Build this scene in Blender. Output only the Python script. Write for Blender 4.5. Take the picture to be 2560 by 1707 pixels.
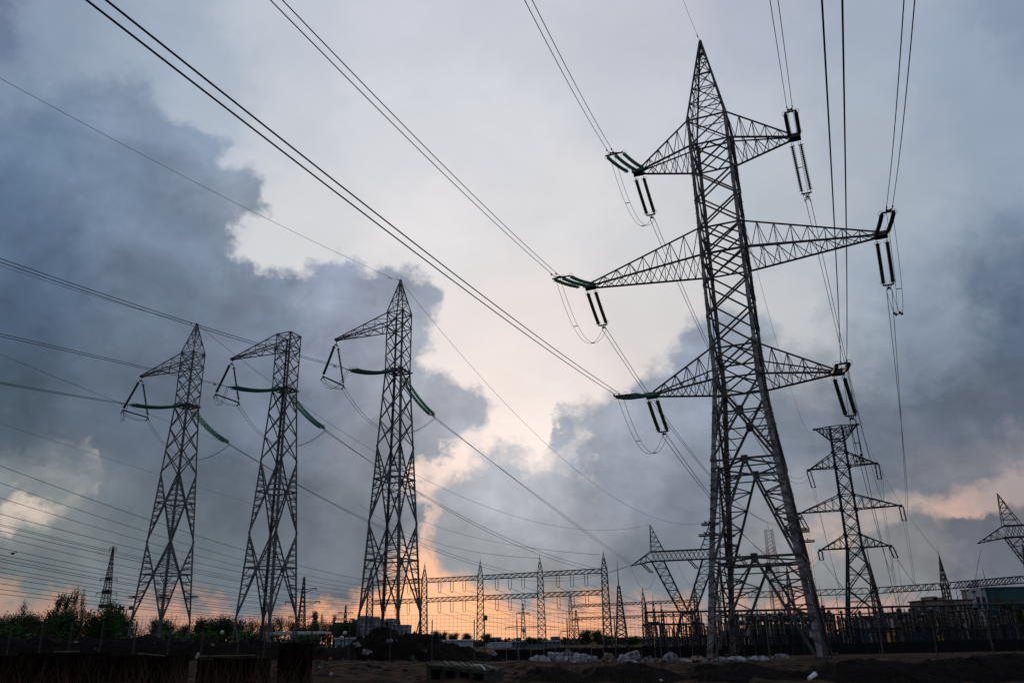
import bpy, math, random
import numpy as np
from mathutils import Vector, Matrix, noise
random.seed(7)
sc = bpy.context.scene
for _o in list(bpy.data.objects): bpy.data.objects.remove(_o)
C = sc.collection
# ------------------------------------------------------------------ camera
F, PIT, ROL, CZ, S = 2050.0, .349, .019, 1.1, 1.3      # focal (px of 2560), pitch, roll, eye height, scale of the survey
cp, sp, cr, sr = math.cos(PIT), math.sin(PIT), math.cos(ROL), math.sin(ROL)
cam = bpy.data.cameras.new('camera'); co = bpy.data.objects.new('camera', cam); C.objects.link(co)
fwd, up0, rt0 = Vector((0, cp, sp)), Vector((0, -sp, cp)), Vector((1, 0, 0))
rgt, upv = rt0*cr-up0*sr, rt0*sr+up0*cr
m = Matrix((rgt, upv, -fwd)).transposed().to_4x4(); m.translation = (0, 0, CZ); co.matrix_world = m
cam.sensor_width = 36; cam.lens = F/2560*36; cam.clip_start = .1; cam.clip_end = 20000
sc.camera = co
sc.view_settings.view_transform = 'Standard'; sc.view_settings.look = 'None'
sc.view_settings.exposure = 0; sc.view_settings.gamma = 1
def ray(px, py):
    x = (px-1280)/F; y = (853.5-py)/F
    x, y = cr*x+sr*y, -sr*x+cr*y
    return Vector((x, cp-y*sp, sp+y*cp))
def at_y(px, py, Y): r = ray(px, py); return Vector((r.x/r.y*Y, Y, CZ+r.z/r.y*Y))
def at_z(px, py, z): r = ray(px, py); k = (z-CZ)/r.z; return Vector((r.x*k, r.y*k, z))
def on_sphere(px, py, c, R, near):
    d = ray(px, py).normalized(); o = Vector((0, 0, CZ)); oc = o-c
    b = oc.dot(d); q = b*b-(oc.dot(oc)-R*R); q = math.sqrt(q) if q > 0 else 0
    return o+d*(-b-q if near else -b+q)
def to_px(P):
    p = P-Vector((0, 0, CZ)); return 1280+F*p.dot(rgt)/p.dot(fwd), 853.5-F*p.dot(upv)/p.dot(fwd)
# ------------------------------------------------------------------ world : low sun behind broken evening cloud
def s2l(c): return [((v/255+.055)/1.055)**2.0 if v > 10 else v/255/12.92 for v in c]
CLEAR = [(40,240,112,134,160),(130,205,124,145,168),(260,195,134,152,175),(380,250,146,164,185),(470,310,168,180,198),(0,100,82,98,130),(60,120,112,132,158),(2180,700,148,162,178),(2350,660,132,148,168),(2480,600,122,139,161),(2300,780,134,148,166),(0,0,92,106,136),(120,40,128,146,170),(400,50,150,165,187),(700,30,184,192,207),(1000,50,197,201,213),(1280,50,197,200,212),(1600,50,187,189,204),
(1900,80,166,175,193),(2150,60,150,163,184),(2400,150,140,156,180),(2545,60,120,136,162),(0,200,112,130,155),(250,190,140,156,178),(500,250,158,172,190),(700,300,194,200,211),(1000,300,208,211,219),
(1280,350,211,213,221),(1550,250,196,200,211),(1900,350,180,188,201),(2150,300,160,172,188),(2500,350,134,151,174),(750,560,208,210,214),(1100,600,226,223,225),
(1400,500,217,216,219),(1650,600,202,204,209),(2000,550,172,180,191),(2300,550,156,169,185),(2550,600,124,141,165),(1100,850,234,225,223),(1400,850,233,222,220),
(1650,800,212,208,208),(2000,780,186,189,194),(2300,800,140,152,168),(1150,1050,252,234,226),(1350,1100,255,240,232),(1250,950,242,228,222),(1080,1170,248,222,212),
(1062,1340,224,184,170),(1060,1420,240,180,146),(150,1150,160,160,156),(60,1270,212,192,178),(200,1230,178,172,165),(230,1110,190,184,176),(200,1400,118,124,126),
(60,1440,150,124,112),(200,1500,184,126,106),(600,1520,214,144,114),(900,1500,250,172,132),(1000,1550,255,184,134),(1200,1560,255,186,132),(1450,1560,246,168,124),
(1700,1550,230,158,124),(2000,1540,212,150,128),(2300,1540,170,138,130),(2540,1560,140,120,120),(1300,1500,226,160,130),(1600,1500,180,146,136),(2400,1285,214,165,148),(2250,1290,160,150,149),
(2520,1280,152,138,140),(2400,1200,146,142,146),(2540,1180,150,142,146),(2000,1330,172,158,155),(600,1450,140,118,114),(1800,1460,150,140,140)]
CLOUD = [(0,500,78,102,134),(0,330,92,116,146),(100,350,98,124,152),(300,280,122,141,168),(300,450,104,126,153),(450,550,106,124,148),(500,350,128,146,172),(620,500,142,157,176),(0,800,66,86,112),(100,700,74,95,122),
(400,700,98,114,138),(650,800,110,124,147),(850,720,146,158,183),(950,780,150,160,182),(1040,850,168,175,188),(1150,1000,166,169,182),(0,1000,66,82,98),(300,1020,82,96,115),
(500,1150,84,96,112),(700,1050,104,117,137),(700,1300,86,96,108),(400,1350,98,110,118),(100,1400,104,114,118),(100,1300,128,136,138),(900,1350,98,106,116),(950,1150,128,135,148),(1250,1200,188,192,200),(1300,1170,180,184,193),
(1150,1300,165,169,176),(1470,1050,172,180,195),(1620,1030,152,162,180),(1520,1200,142,150,167),(1380,1250,176,180,190),(1700,1250,112,121,137),(1250,1400,142,146,152),(1450,1330,150,154,165),(1600,1430,104,115,126),
(1400,1470,130,132,134),(1750,850,152,165,186),(1850,830,152,165,184),(1780,980,134,146,166),(2000,920,165,170,178),(2100,820,152,164,178),(2000,1050,118,130,148),(2150,1050,98,110,128),(2350,850,120,135,156),
(2350,1020,82,95,113),(2540,800,78,94,120),(2540,1050,70,82,100),(2200,1150,92,101,117),(2000,1280,138,138,144),(2100,1380,140,142,146),(2300,1370,142,143,147),(2450,1320,98,102,116),
(2500,1410,96,101,116),(2000,1430,126,134,138),(2250,1470,122,128,132),(1900,1150,112,124,142),(2540,1180,128,126,134),(2400,1200,118,120,130),(2400,500,120,138,160),(2300,700,130,145,165),(2500,600,100,120,146)]
POLY = [[(-900,330),(20,300),(70,262),(120,228),(240,216),(330,206),(395,255),(425,312),(500,330),(553,370),(556,425),(590,440),(640,432),(672,500),(650,535),(590,548),(556,570),(560,625),
 (620,660),(700,695),(772,716),(778,672),(830,657),(870,672),(905,680),(960,672),(1040,676),(1080,722),(1086,790),(1060,850),(1046,930),(1120,950),(1195,965),(1214,1020),(1180,1070),(1100,1100),(1050,1150),
 (1055,1180),(1030,1215),(1046,1290),(1040,1350),(1012,1420),(920,1480),(800,1512),(700,1524),(560,1512),(380,1506),(200,1498),(60,1470),(-100,1462),(-900,1450)],
 [(1088,1400),(1072,1350),(1082,1290),(1080,1230),(1120,1200),(1180,1188),(1222,1150),(1252,1122),(1296,1132),(1306,1168),(1350,1172),(1386,1180),(1436,1170),(1445,1120),(1432,1070),(1456,1010),(1490,990),
 (1560,992),(1600,962),(1650,935),(1705,905),(1712,850),(1726,800),(1780,768),(1860,780),(1925,812),(1950,855),(1990,850),(2040,868),(2080,905),(2110,940),(2150,900),(2120,830),(2100,770),(2180,740),(2300,720),(2400,650),
 (2500,600),(2620,560),(3300,500),(3300,1150),(2560,1160),(2450,1190),(2330,1230),(2200,1245),(2060,1290),(1990,1330),(1960,1420),(2100,1492),(1800,1500),(1560,1500),(1420,1512),(1300,1492),(1190,1482),(1130,1450)],
 [(2230,1280),(2340,1260),(2370,1300),(2400,1330),(2410,1290),(2440,1290),(2480,1300),(2540,1290),(2700,1290),(2900,1520),(2300,1505),(2050,1510),(2040,1400),(2120,1330)]]
HOLE = [(190,1150,110,90,.1),(2370,1262,120,30,.5),(2440,1285,60,18,.5),(2100,1250,100,30,.3),(150,1090,70,25,.32),(230,1110,40,28,.48),(120,1150,80,34,.30),(175,1190,70,36,.36),(240,1225,34,50,.46),(180,1250,34,36,.36),(60,1268,95,42,.85),(20,1310,50,30,.5),(250,1150,30,30,.4),(320,1260,50,40,.28),(1390,1120,40,50,.2),(2100,1310,80,40,.42),(2180,960,60,30,.4),(30,1350,40,25,.35),(250,1050,50,20,.3),(10,1130,60,30,.3)]
SOFT = [(120,230,200,130),(330,270,110,60),(0,350,150,120),(2300,680,330,160),(2560,560,250,160),(2300,1260,220,60),(160,1160,220,90),(1080,1130,80,40),(400,1480,400,60),(900,1470,120,50),(1700,1500,500,60),(1400,1080,60,40),(2120,850,120,70),(1230,1440,120,40)]
PUFF = [(2440,1325,50,32,.6),(2480,1300,20,30,.4),(2500,1395,90,45,.5),(2170,1310,60,30,.3),(1400,1110,26,50,.5),(1415,1050,30,40,.35),(1080,1130,50,30,.3),(960,1290,60,60,.3),(1110,1130,40,25,.35),(1010,560,1,1,0)]
def rbf(pts, X, Y, sig):
    P = np.array(pts, float); d2 = (X[..., None]-P[:, 0])**2+(Y[..., None]-P[:, 1])**2
    w = 1/(d2+sig*sig)**2.0; c = np.array([s2l(p[2:5]) for p in pts])
    return (w[..., None]*c).sum(-2)/w.sum(-1)[..., None]
def sdf(poly, X, Y):
    d = np.full(X.shape, 1e9); ins = np.zeros(X.shape, bool); n = len(poly)
    for i in range(n):
        (x0, y0), (x1, y1) = poly[i], poly[(i+1) % n]
        t = np.clip(((X-x0)*(x1-x0)+(Y-y0)*(y1-y0))/((x1-x0)**2+(y1-y0)**2), 0, 1)
        d = np.minimum(d, np.hypot(X-x0-t*(x1-x0), Y-y0-t*(y1-y0)))
        cr_ = ((y0 > Y) != (y1 > Y)) & (X < (x1-x0)*(Y-y0)/((y1-y0) or 1e-9)+x0); ins ^= cr_
    return np.where(ins, d, -d)
A0, E0, E1, NR, NC = 40.0, -2.0, 50.0, 24, 32
def grid(nr, naz):
  e_ = np.linspace(E0, E1, nr); AZ, EL = np.meshgrid(np.radians(np.linspace(-A0, A0, naz)), np.radians(e_))
  D = np.stack([np.sin(AZ)*np.cos(EL), np.cos(AZ)*np.cos(EL), np.sin(EL)], -1)
  dep = np.maximum(D@np.array(fwd), .2); PX = 1280+F*(D@np.array(rgt))/dep; PY = 853.5-F*(D@np.array(upv))/dep
  return e_, np.clip(PX, -700, 3300), PY
els, PX, PY = grid(NR, 2*NC-1)
def desat(c, k): l_ = (c@np.array([.2126, .7152, .0722]))[..., None]; return l_+(c-l_)*k
gclear = 1.02*rbf(CLEAR, np.clip(PX, 0, 2560), np.clip(PY, 0, 1600), 60); gcloud = .86*rbf(CLOUD, np.clip(PX, 0, 2560), np.clip(PY, 0, 1600), 60)
gcloud = desat(gcloud, .97); gclear = desat(gclear, .97)
NM, NS = 52, 4; melv, MX, MY = grid(NM, NS*(NC-1)+1)
sd = np.maximum.reduce([sdf(p, MX, np.clip(MY, -300, 1600)) for p in POLY]); wd = np.full(MX.shape, 46.)
for hx, hy, hr, hw in SOFT: wd = np.maximum(wd, 46+hw*np.exp(-((MX-hx)**2+(MY-hy)**2)/hr**2))
gm = np.clip(.54+sd/(2*wd), 0, 1)
for hx, hy, hw, hh, hs in HOLE: gm = gm*(1-hs*np.exp(-((MX-hx)/hw)**2-((MY-hy)/hh)**2))
for hx, hy, hw, hh, hs in PUFF: gm = np.clip(gm+hs*np.exp(-((MX-hx)/hw)**2-((MY-hy)/hh)**2), 0, 1)
world = bpy.data.worlds.new('World'); sc.world = world; world.use_nodes = True
nt = world.node_tree; N, L = nt.nodes, nt.links; N.clear()
def nd(t, **k):
    n = N.new(t)
    for a, b in k.items(): setattr(n, a, b)
    return n
def mth(op, a, b=None, c=None, clamp=False):
    n = nd('ShaderNodeMath', operation=op, use_clamp=clamp)
    for i, v in enumerate((a, b, c)):
        if v is None: continue
        if isinstance(v, (int, float)): n.inputs[i].default_value = v
        else: L.new(v, n.inputs[i])
    return n.outputs[0]
def mixc(f, a, b, mode='MIX'):
    n = nd('ShaderNodeMix', data_type='RGBA', blend_type=mode)
    for i, v in ((0, f), (6, a), (7, b)):
        if isinstance(v, (int, float)): n.inputs[i].default_value = v
        elif isinstance(v, (tuple, list)): n.inputs[i].default_value = tuple(v)+(1,)
        else: L.new(v, n.inputs[i])
    return n.outputs[2]
tc = nd('ShaderNodeTexCoord'); gv = tc.outputs['Generated']
def nse(scale, det, rough, off=0, zs=1.6, dist=0):
    mp = nd('ShaderNodeMapping'); mp.inputs['Scale'].default_value = (1, 1, zs); mp.inputs['Location'].default_value = (off, off*.7, -off)
    L.new(gv, mp.inputs[0]); n = nd('ShaderNodeTexNoise'); L.new(mp.outputs[0], n.inputs['Vector'])
    n.inputs['Scale'].default_value = scale; n.inputs['Detail'].default_value = det; n.inputs['Roughness'].default_value = rough; n.inputs['Distortion'].default_value = dist
    return n.outputs['Fac']
sx = nd('ShaderNodeSeparateXYZ'); L.new(gv, sx.inputs[0])
n1, n2, n3, n4 = nse(22, 7, .62, 3, zs=1.1), nse(22, 7, .62, 11, zs=1.1), nse(14, 7, .58, 5, zs=1.0, dist=.2), nse(6.5, 8, .6, 21, 1.7, .5)
az = mth('MULTIPLY', mth('ARCTAN2', sx.outputs[0], sx.outputs[1]), 57.29578)
el = mth('MULTIPLY', mth('ARCSINE', sx.outputs[2]), 57.29578)
azw = mth('ADD', az, mth('MULTIPLY', mth('SUBTRACT', n1, .5), 6.0))
elw = mth('ADD', el, mth('MULTIPLY', mth('SUBTRACT', n2, .5), 5.0))
fl = mth('DIVIDE', mth('ADD', azw, A0), A0, clamp=True); fr = mth('DIVIDE', azw, A0, clamp=True); side = mth('GREATER_THAN', azw, 0.0)
def row_group(j):                      # one elevation band of the sky: colours along the azimuth
    G_ = bpy.data.node_groups.new('sky_band', 'ShaderNodeTree'); gn, gl = G_.nodes, G_.links
    for nm in ('left', 'right', 'side'): G_.interface.new_socket(nm, in_out='INPUT', socket_type='NodeSocketFloat')
    for nm in ('clear', 'cloud'): G_.interface.new_socket(nm, in_out='OUTPUT', socket_type='NodeSocketColor')
    gi, go = gn.new('NodeGroupInput'), gn.new('NodeGroupOutput'); R = []
    for k in (0, 1):
        s = slice(0, NC) if k == 0 else slice(NC-1, 2*NC-1)
        for cols, al in ((gclear[j, s], None), (gcloud[j, s], None)):
            r = gn.new('ShaderNodeValToRGB'); e = r.color_ramp.elements
            e[0].position = 0; e[0].color = (*cols[0], al[0] if al is not None else 1); e[1].position = 1; e[1].color = (*cols[-1], al[-1] if al is not None else 1)
            for i in range(1, NC-1): x = e.new(i/(NC-1)); x.color = (*cols[i], al[i] if al is not None else 1)
            gl.new(gi.outputs[k], r.inputs[0]); R.append(r)
    for q, (a, b) in enumerate(((R[0], R[2]), (R[1], R[3]))):
        mx = gn.new('ShaderNodeMix'); mx.data_type = 'RGBA'; gl.new(gi.outputs[2], mx.inputs[0]); gl.new(a.outputs[0], mx.inputs[6]); gl.new(b.outputs[0], mx.inputs[7]); gl.new(mx.outputs[2], go.inputs[q])
    return G_
def mask_group(p):                     # cloud cover of four elevation rows, packed in the four channels of the ramps
    G_ = bpy.data.node_groups.new('cover_band', 'ShaderNodeTree'); gn, gl = G_.nodes, G_.links
    for i in range(NS): G_.interface.new_socket('fac', in_out='INPUT', socket_type='NodeSocketFloat')
    for i in range(NS-1): G_.interface.new_socket('step', in_out='INPUT', socket_type='NodeSocketFloat')
    for i in range(4): G_.interface.new_socket('row', in_out='OUTPUT', socket_type='NodeSocketFloat')
    gi, go = gn.new('NodeGroupInput'), gn.new('NodeGroupOutput'); cc = aa = None
    for q in range(NS):
        r = gn.new('ShaderNodeValToRGB'); e = r.color_ramp.elements; col = lambda i: tuple(float(gm[min(4*p+c_, NM-1), q*(NC-1)+i]) for c_ in range(4))
        e[0].position = 0; e[0].color = col(0); e[1].position = 1; e[1].color = col(NC-1)
        for i in range(1, NC-1): x = e.new(i/(NC-1)); x.color = col(i)
        gl.new(gi.outputs[q], r.inputs[0])
        if cc is None: cc, aa = r.outputs[0], r.outputs[1]; continue
        mx = gn.new('ShaderNodeMix'); mx.data_type = 'RGBA'; gl.new(gi.outputs[NS+q-1], mx.inputs[0]); gl.new(cc, mx.inputs[6]); gl.new(r.outputs[0], mx.inputs[7]); cc = mx.outputs[2]
        mx = gn.new('ShaderNodeMix'); mx.data_type = 'FLOAT'; gl.new(gi.outputs[NS+q-1], mx.inputs[0]); gl.new(aa, mx.inputs[2]); gl.new(r.outputs[1], mx.inputs[3]); aa = mx.outputs[0]
    sp_ = gn.new('ShaderNodeSeparateColor'); gl.new(cc, sp_.inputs[0])
    for i in range(3): gl.new(sp_.outputs[i], go.inputs[i])
    gl.new(aa, go.inputs[3]); return G_
acc = None
GR = [row_group(j) for j in range(NR)]
for j in range(NR):
    gr = nd('ShaderNodeGroup'); gr.node_tree = GR[j]; L.new(fl, gr.inputs[0]); L.new(fr, gr.inputs[1]); L.new(side, gr.inputs[2])
    cA, cB = gr.outputs[0], gr.outputs[1]
    if acc is None: acc = (cA, cB)
    else:
        f = mth('DIVIDE', mth('SUBTRACT', elw, float(els[j-1])), float(els[j]-els[j-1]), clamp=True)
        acc = (mixc(f, acc[0], cA), mixc(f, acc[1], cB))
W_S = 2*A0/NS; facs = [mth('DIVIDE', mth('ADD', azw, A0-q*W_S), W_S, clamp=True) for q in range(NS)]; stps = [mth('GREATER_THAN', azw, -A0+q*W_S) for q in range(1, NS)]
al = None
for p in range(NM//4):
    gr = nd('ShaderNodeGroup'); gr.node_tree = mask_group(p)
    for i, v in enumerate(facs+stps): L.new(v, gr.inputs[i])
    for c_ in range(4):
        j = 4*p+c_; o_ = gr.outputs[c_]
        if al is None: al = o_; continue
        f = mth('DIVIDE', mth('SUBTRACT', elw, float(melv[j-1])), float(melv[j]-melv[j-1]), clamp=True)
        mx = nd('ShaderNodeMix', data_type='FLOAT'); L.new(f, mx.inputs[0]); L.new(al, mx.inputs[2]); L.new(o_, mx.inputs[3]); al = mx.outputs[0]
acc = (acc[0], acc[1], al)
sky = nd('ShaderNodeTexSky', sky_type='NISHITA', sun_disc=False)
sky.sun_elevation = math.radians(2.5); sky.sun_rotation = math.radians(-6); sky.air_density = 1.3; sky.dust_density = 2
skyc = mixc(1.0, sky.outputs[0], (.1, .1, .1), 'MULTIPLY')
clear = mixc(.06, acc[0], skyc)
veil = nd('ShaderNodeVectorMath', operation='SCALE'); L.new(clear, veil.inputs[0]); L.new(mth('ADD', .90, mth('MULTIPLY', n4, .20)), veil.inputs[3]); clear = veil.outputs[0]
# cloud body: soft lumps of light and dark
lump = mth('ADD', .46, mth('MULTIPLY', n4, 1.08))
lump = mth('ADD', lump, mth('MULTIPLY', mth('SUBTRACT', n3, .5), .7))
cl = nd('ShaderNodeVectorMath', operation='SCALE'); L.new(acc[1], cl.inputs[0]); L.new(lump, cl.inputs[3])
mr = nd('ShaderNodeMapRange', interpolation_type='SMOOTHSTEP')
L.new(mth('ADD', acc[2], mth('MULTIPLY', mth('SUBTRACT', n3, .5), .95)), mr.inputs[0])
mr.inputs[1].default_value = .26; mr.inputs[2].default_value = .74
skyfin = mixc(mr.outputs[0], clear, cl.outputs[0])
back = nd('ShaderNodeMapRange', interpolation_type='SMOOTHSTEP'); L.new(mth('ABSOLUTE', az), back.inputs[0]); back.inputs[1].default_value = 38; back.inputs[2].default_value = 75
skyfin = mixc(back.outputs[0], skyfin, (.20, .235, .30))
bg = nd('ShaderNodeBackground'); L.new(skyfin, bg.inputs[0]); bg.inputs[1].default_value = 1.0
wo = nd('ShaderNodeOutputWorld'); L.new(bg.outputs[0], wo.inputs[0])
# ------------------------------------------------------------------ sun : veiled, just above the horizon behind the towers
sl = bpy.data.lights.new('sun', 'SUN'); so = bpy.data.objects.new('sun', sl); C.objects.link(so)
sl.energy = .5; sl.angle = math.radians(12); sl.color = (1, .72, .5)
sd_ = Vector((math.sin(math.radians(-6))*math.cos(math.radians(2.5)), math.cos(math.radians(-6))*math.cos(math.radians(2.5)), math.sin(math.radians(2.5))))
so.rotation_euler = sd_.to_track_quat('Z', 'Y').to_euler()
# ------------------------------------------------------------------ materials
MATS = {}
def mat(name, col, rough=.7, metal=0, var=.25, scale=3, bump=0, col2=None, spec=.3, zs=1):
    if name in MATS: return MATS[name]
    M = bpy.data.materials.new(name); M.use_nodes = True; t = M.node_tree; p = t.nodes['Principled BSDF']
    p.inputs['Roughness'].default_value = rough; p.inputs['Metallic'].default_value = metal; p.inputs['Specular IOR Level'].default_value = spec
    tcn = t.nodes.new('ShaderNodeTexCoord'); n = t.nodes.new('ShaderNodeTexNoise'); n.inputs['Scale'].default_value = scale; n.inputs['Detail'].default_value = 5
    mp = t.nodes.new('ShaderNodeMapping'); mp.inputs['Scale'].default_value = (1, 1, zs); t.links.new(tcn.outputs['Object'], mp.inputs[0]); t.links.new(mp.outputs[0], n.inputs['Vector'])
    r = t.nodes.new('ShaderNodeValToRGB'); c2 = col2 or [v*(1-var) for v in col]; c1 = [min(1, v*(1+var)) for v in col] if not col2 else col
    r.color_ramp.elements[0].position = .35; r.color_ramp.elements[1].position = .65
    r.color_ramp.elements[0].color = (*c2, 1); r.color_ramp.elements[1].color = (*c1, 1)
    t.links.new(n.outputs['Fac'], r.inputs[0]); t.links.new(r.outputs[0], p.inputs['Base Color'])
    if bump:
        b = t.nodes.new('ShaderNodeBump'); b.inputs['Strength'].default_value = bump; b.inputs['Distance'].default_value = .1
        n2 = t.nodes.new('ShaderNodeTexNoise'); n2.inputs['Scale'].default_value = scale*4; n2.inputs['Detail'].default_value = 6
        t.links.new(tcn.outputs['Object'], n2.inputs['Vector']); t.links.new(n2.outputs['Fac'], b.inputs['Height']); t.links.new(b.outputs[0], p.inputs['Normal'])
    MATS[name] = M; return M
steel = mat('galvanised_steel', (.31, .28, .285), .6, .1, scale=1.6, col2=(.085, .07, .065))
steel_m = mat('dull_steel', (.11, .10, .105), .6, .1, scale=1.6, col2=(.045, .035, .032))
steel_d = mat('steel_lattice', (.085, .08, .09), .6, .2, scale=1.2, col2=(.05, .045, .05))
steel2 = mat('weathered_steel', (.16, .165, .18), .65, .2, scale=1.5, col2=(.075, .07, .07))
steel_w = mat('warm_steel', (.12, .10, .095), .7, .1, scale=2, col2=(.06, .045, .04))
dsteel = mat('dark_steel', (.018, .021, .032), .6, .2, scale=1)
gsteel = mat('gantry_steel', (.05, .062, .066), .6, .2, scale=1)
ironm = mat('dark_iron', (.02, .02, .022), .5, .3)
wirem = mat('aluminium_wire', (.02, .018, .025), .9, 0, spec=.1)
glass = mat('green_glass', (.13, .32, .27), .3, 0, .3, 8, spec=.6)
brown_glass = mat('olive_glass', (.09, .10, .05), .4, 0, .4, 6, spec=.6)
bglass = mat('bluegreen_glass', (.03, .06, .06), .4, 0, .4, 6, spec=.6)
redp = mat('red_paint', (.22, .03, .03), .6); whitep = mat('white_paint', (.55, .55, .55), .6)
def transm(m_, k): p = m_.node_tree.nodes['Principled BSDF']; p.inputs['Transmission Weight'].default_value = k; p.inputs['IOR'].default_value = 1.25
transm(glass, .55); transm(brown_glass, .3); transm(bglass, .25)
# ------------------------------------------------------------------ mesh builder
class MB:
    def __init__(s): s.v = []; s.f = []
    def bar(s, a, b, w=.1, h=None, ref=None):
        a, b = Vector(a), Vector(b); d = b-a
        if d.length < 1e-6: return s
        d.normalize(); r = Vector(ref) if ref is not None else (Vector((0, 0, 1)) if abs(d.z) < .9 else Vector((0, 1, 0)))
        x = d.cross(r)
        if x.length < 1e-4: x = d.cross(Vector((1, .3, 0)))
        x.normalize(); y = x.cross(d); h = h or w; i = len(s.v)
        for p in (a, b):
            for u, t in ((-1, -1), (1, -1), (1, 1), (-1, 1)): s.v.append(p+x*u*w/2+y*t*h/2)
        s.f += [(i, i+1, i+2, i+3), (i+7, i+6, i+5, i+4)]+[(i+k, i+4+k, i+4+(k+1) % 4, i+(k+1) % 4) for k in range(4)]
        return s
    def ang(s, a, b, wx, wy, t, sx, sy):     # L-section leg, flanges along local x and y
        a, b = Vector(a), Vector(b)
        s.bar(a+Vector((-sx*wx/2, 0, 0)), b+Vector((-sx*wx/2, 0, 0)), wx, t, (0, 1, 0)); s.bar(a+Vector((0, -sy*wy/2-sy*t/2, 0)), b+Vector((0, -sy*wy/2-sy*t/2, 0)), wy, t, (1, 0, 0)); return s
    def tube(s, pts, r, n=6, cap=True):
        pts = [Vector(p) for p in pts]; i0 = len(s.v); prev = None
        for k, p in enumerate(pts):
            d = (pts[min(k+1, len(pts)-1)]-pts[max(k-1, 0)]).normalized()
            if prev is None: x = d.cross(Vector((0, 0, 1))); x = x if x.length > .05 else d.cross(Vector((1, 0, 0)))
            else: x = prev-d*prev.dot(d)
            x.normalize(); prev = x; y = d.cross(x); rr = r[k] if isinstance(r, (list, tuple)) else r
            for j in range(n): a = 2*math.pi*j/n; s.v.append(p+(x*math.cos(a)+y*math.sin(a))*rr)
        for k in range(len(pts)-1):
            for j in range(n): s.f.append((i0+k*n+j, i0+k*n+(j+1) % n, i0+(k+1)*n+(j+1) % n, i0+(k+1)*n+j))
        if cap: s.f += [tuple(i0+j for j in reversed(range(n))), tuple(i0+(len(pts)-1)*n+j for j in range(n))]
        return s
    def box(s, c, sz, rz=0):
        c = Vector(c); i = len(s.v); q, w = math.cos(rz), math.sin(rz)
        for z in (-.5, .5):
            for x, y in ((-.5, -.5), (.5, -.5), (.5, .5), (-.5, .5)):
                X, Y = x*sz[0], y*sz[1]; s.v.append(c+Vector((X*q-Y*w, X*w+Y*q, z*sz[2])))
        s.f += [(i+3, i+2, i+1, i), (i+4, i+5, i+6, i+7)]+[(i+k, i+(k+1) % 4, i+4+(k+1) % 4, i+4+k) for k in range(4)]; return s
    def ring(s, c, ax, R, r, n=14):
        ax = Vector(ax).normalized(); x = ax.cross(Vector((0, 0, 1))); x = x if x.length > .05 else ax.cross(Vector((1, 0, 0))); x.normalize(); y = ax.cross(x)
        pts = [Vector(c)+(x*math.cos(2*math.pi*k/n)+y*math.sin(2*math.pi*k/n))*R for k in range(n+1)]; return s.tube(pts, r, 4, False)
    def ball(s, c, r, n=8, q=6, sq=(1, 1, 1)):
        c = Vector(c); i = len(s.v); s.v += [c+Vector((0, 0, r*sq[2])), c-Vector((0, 0, r*sq[2]))]
        for a in range(1, q):
            for b in range(n): t, p = math.pi*a/q, 2*math.pi*b/n; s.v.append(c+Vector((r*sq[0]*math.sin(t)*math.cos(p), r*sq[1]*math.sin(t)*math.sin(p), r*sq[2]*math.cos(t))))
        for b in range(n): s.f.append((i, i+2+b, i+2+(b+1) % n)); s.f.append((i+1, i+2+(q-2)*n+(b+1) % n, i+2+(q-2)*n+b))
        for a in range(q-2):
            for b in range(n): s.f.append((i+2+a*n+b, i+2+(a+1)*n+b, i+2+(a+1)*n+(b+1) % n, i+2+a*n+(b+1) % n))
        return s
    def lathe(s, path, prof, n=9):           # prof : (t along path 0..1, radius)
        pts = [path(t) for t, _ in prof]; return s.tube(pts, [r for _, r in prof], n)
    def build(s, name, m_, parent=None, world=False, smooth=False):
        me = bpy.data.meshes.new(name); org = Vector((0, 0, 0)); V = s.v
        if parent is not None and world:
            inv = Matrix.LocRotScale(parent.location, parent.rotation_euler, parent.scale).inverted(); V = [inv@v for v in V]
        elif parent is None and V:
            xs = [v.x for v in V]; ys = [v.y for v in V]; org = Vector(((min(xs)+max(xs))/2, (min(ys)+max(ys))/2, min(v.z for v in V))); V = [v-org for v in V]
        me.from_pydata([tuple(v) for v in V], [], s.f); me.materials.append(m_)
        if smooth: me.polygons.foreach_set('use_smooth', [True]*len(me.polygons))
        me.update(); o = bpy.data.objects.new(name, me); C.objects.link(o); o.location = org
        if parent is not None: o.parent = parent
        return o
def tag(o, label, cat=None, group=None, kind=None):
    if label: o['label'] = label
    if cat: o['category'] = cat
    if group: o['group'] = group
    if kind: o['kind'] = kind
    return o
def thing(name, loc, label, cat, rz=0, group=None):
    o = bpy.data.objects.new(name, None); C.objects.link(o); o.location = loc; o.rotation_euler = (0, 0, rz); o.empty_display_size = .5
    return tag(o, label, cat, group)
def dup(o, loc, rz=None, label=None, sc_=None, parent=None):
    c = o.copy(); C.objects.link(c); c.parent = parent
    if parent is None:
        c.location = loc
        if rz is not None: c.rotation_euler = (0, 0, rz)
        if sc_ is not None: c.scale = sc_ if isinstance(sc_, (tuple, list)) else (sc_,)*3
        if label: c['label'] = label
    for ch in [x for x in KIDS.get(o.name, [])]: KIDS.setdefault(c.name, []).append(dup(ch, None, parent=c))
    return c
KIDS = {}
def kids(o): KIDS[o.name] = [x for x in bpy.data.objects if x.parent == o]; [kids(x) for x in KIDS[o.name]]
def V3(*a): return Vector(a)
def lerp(a, b, t): return a+(b-a)*t
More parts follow.
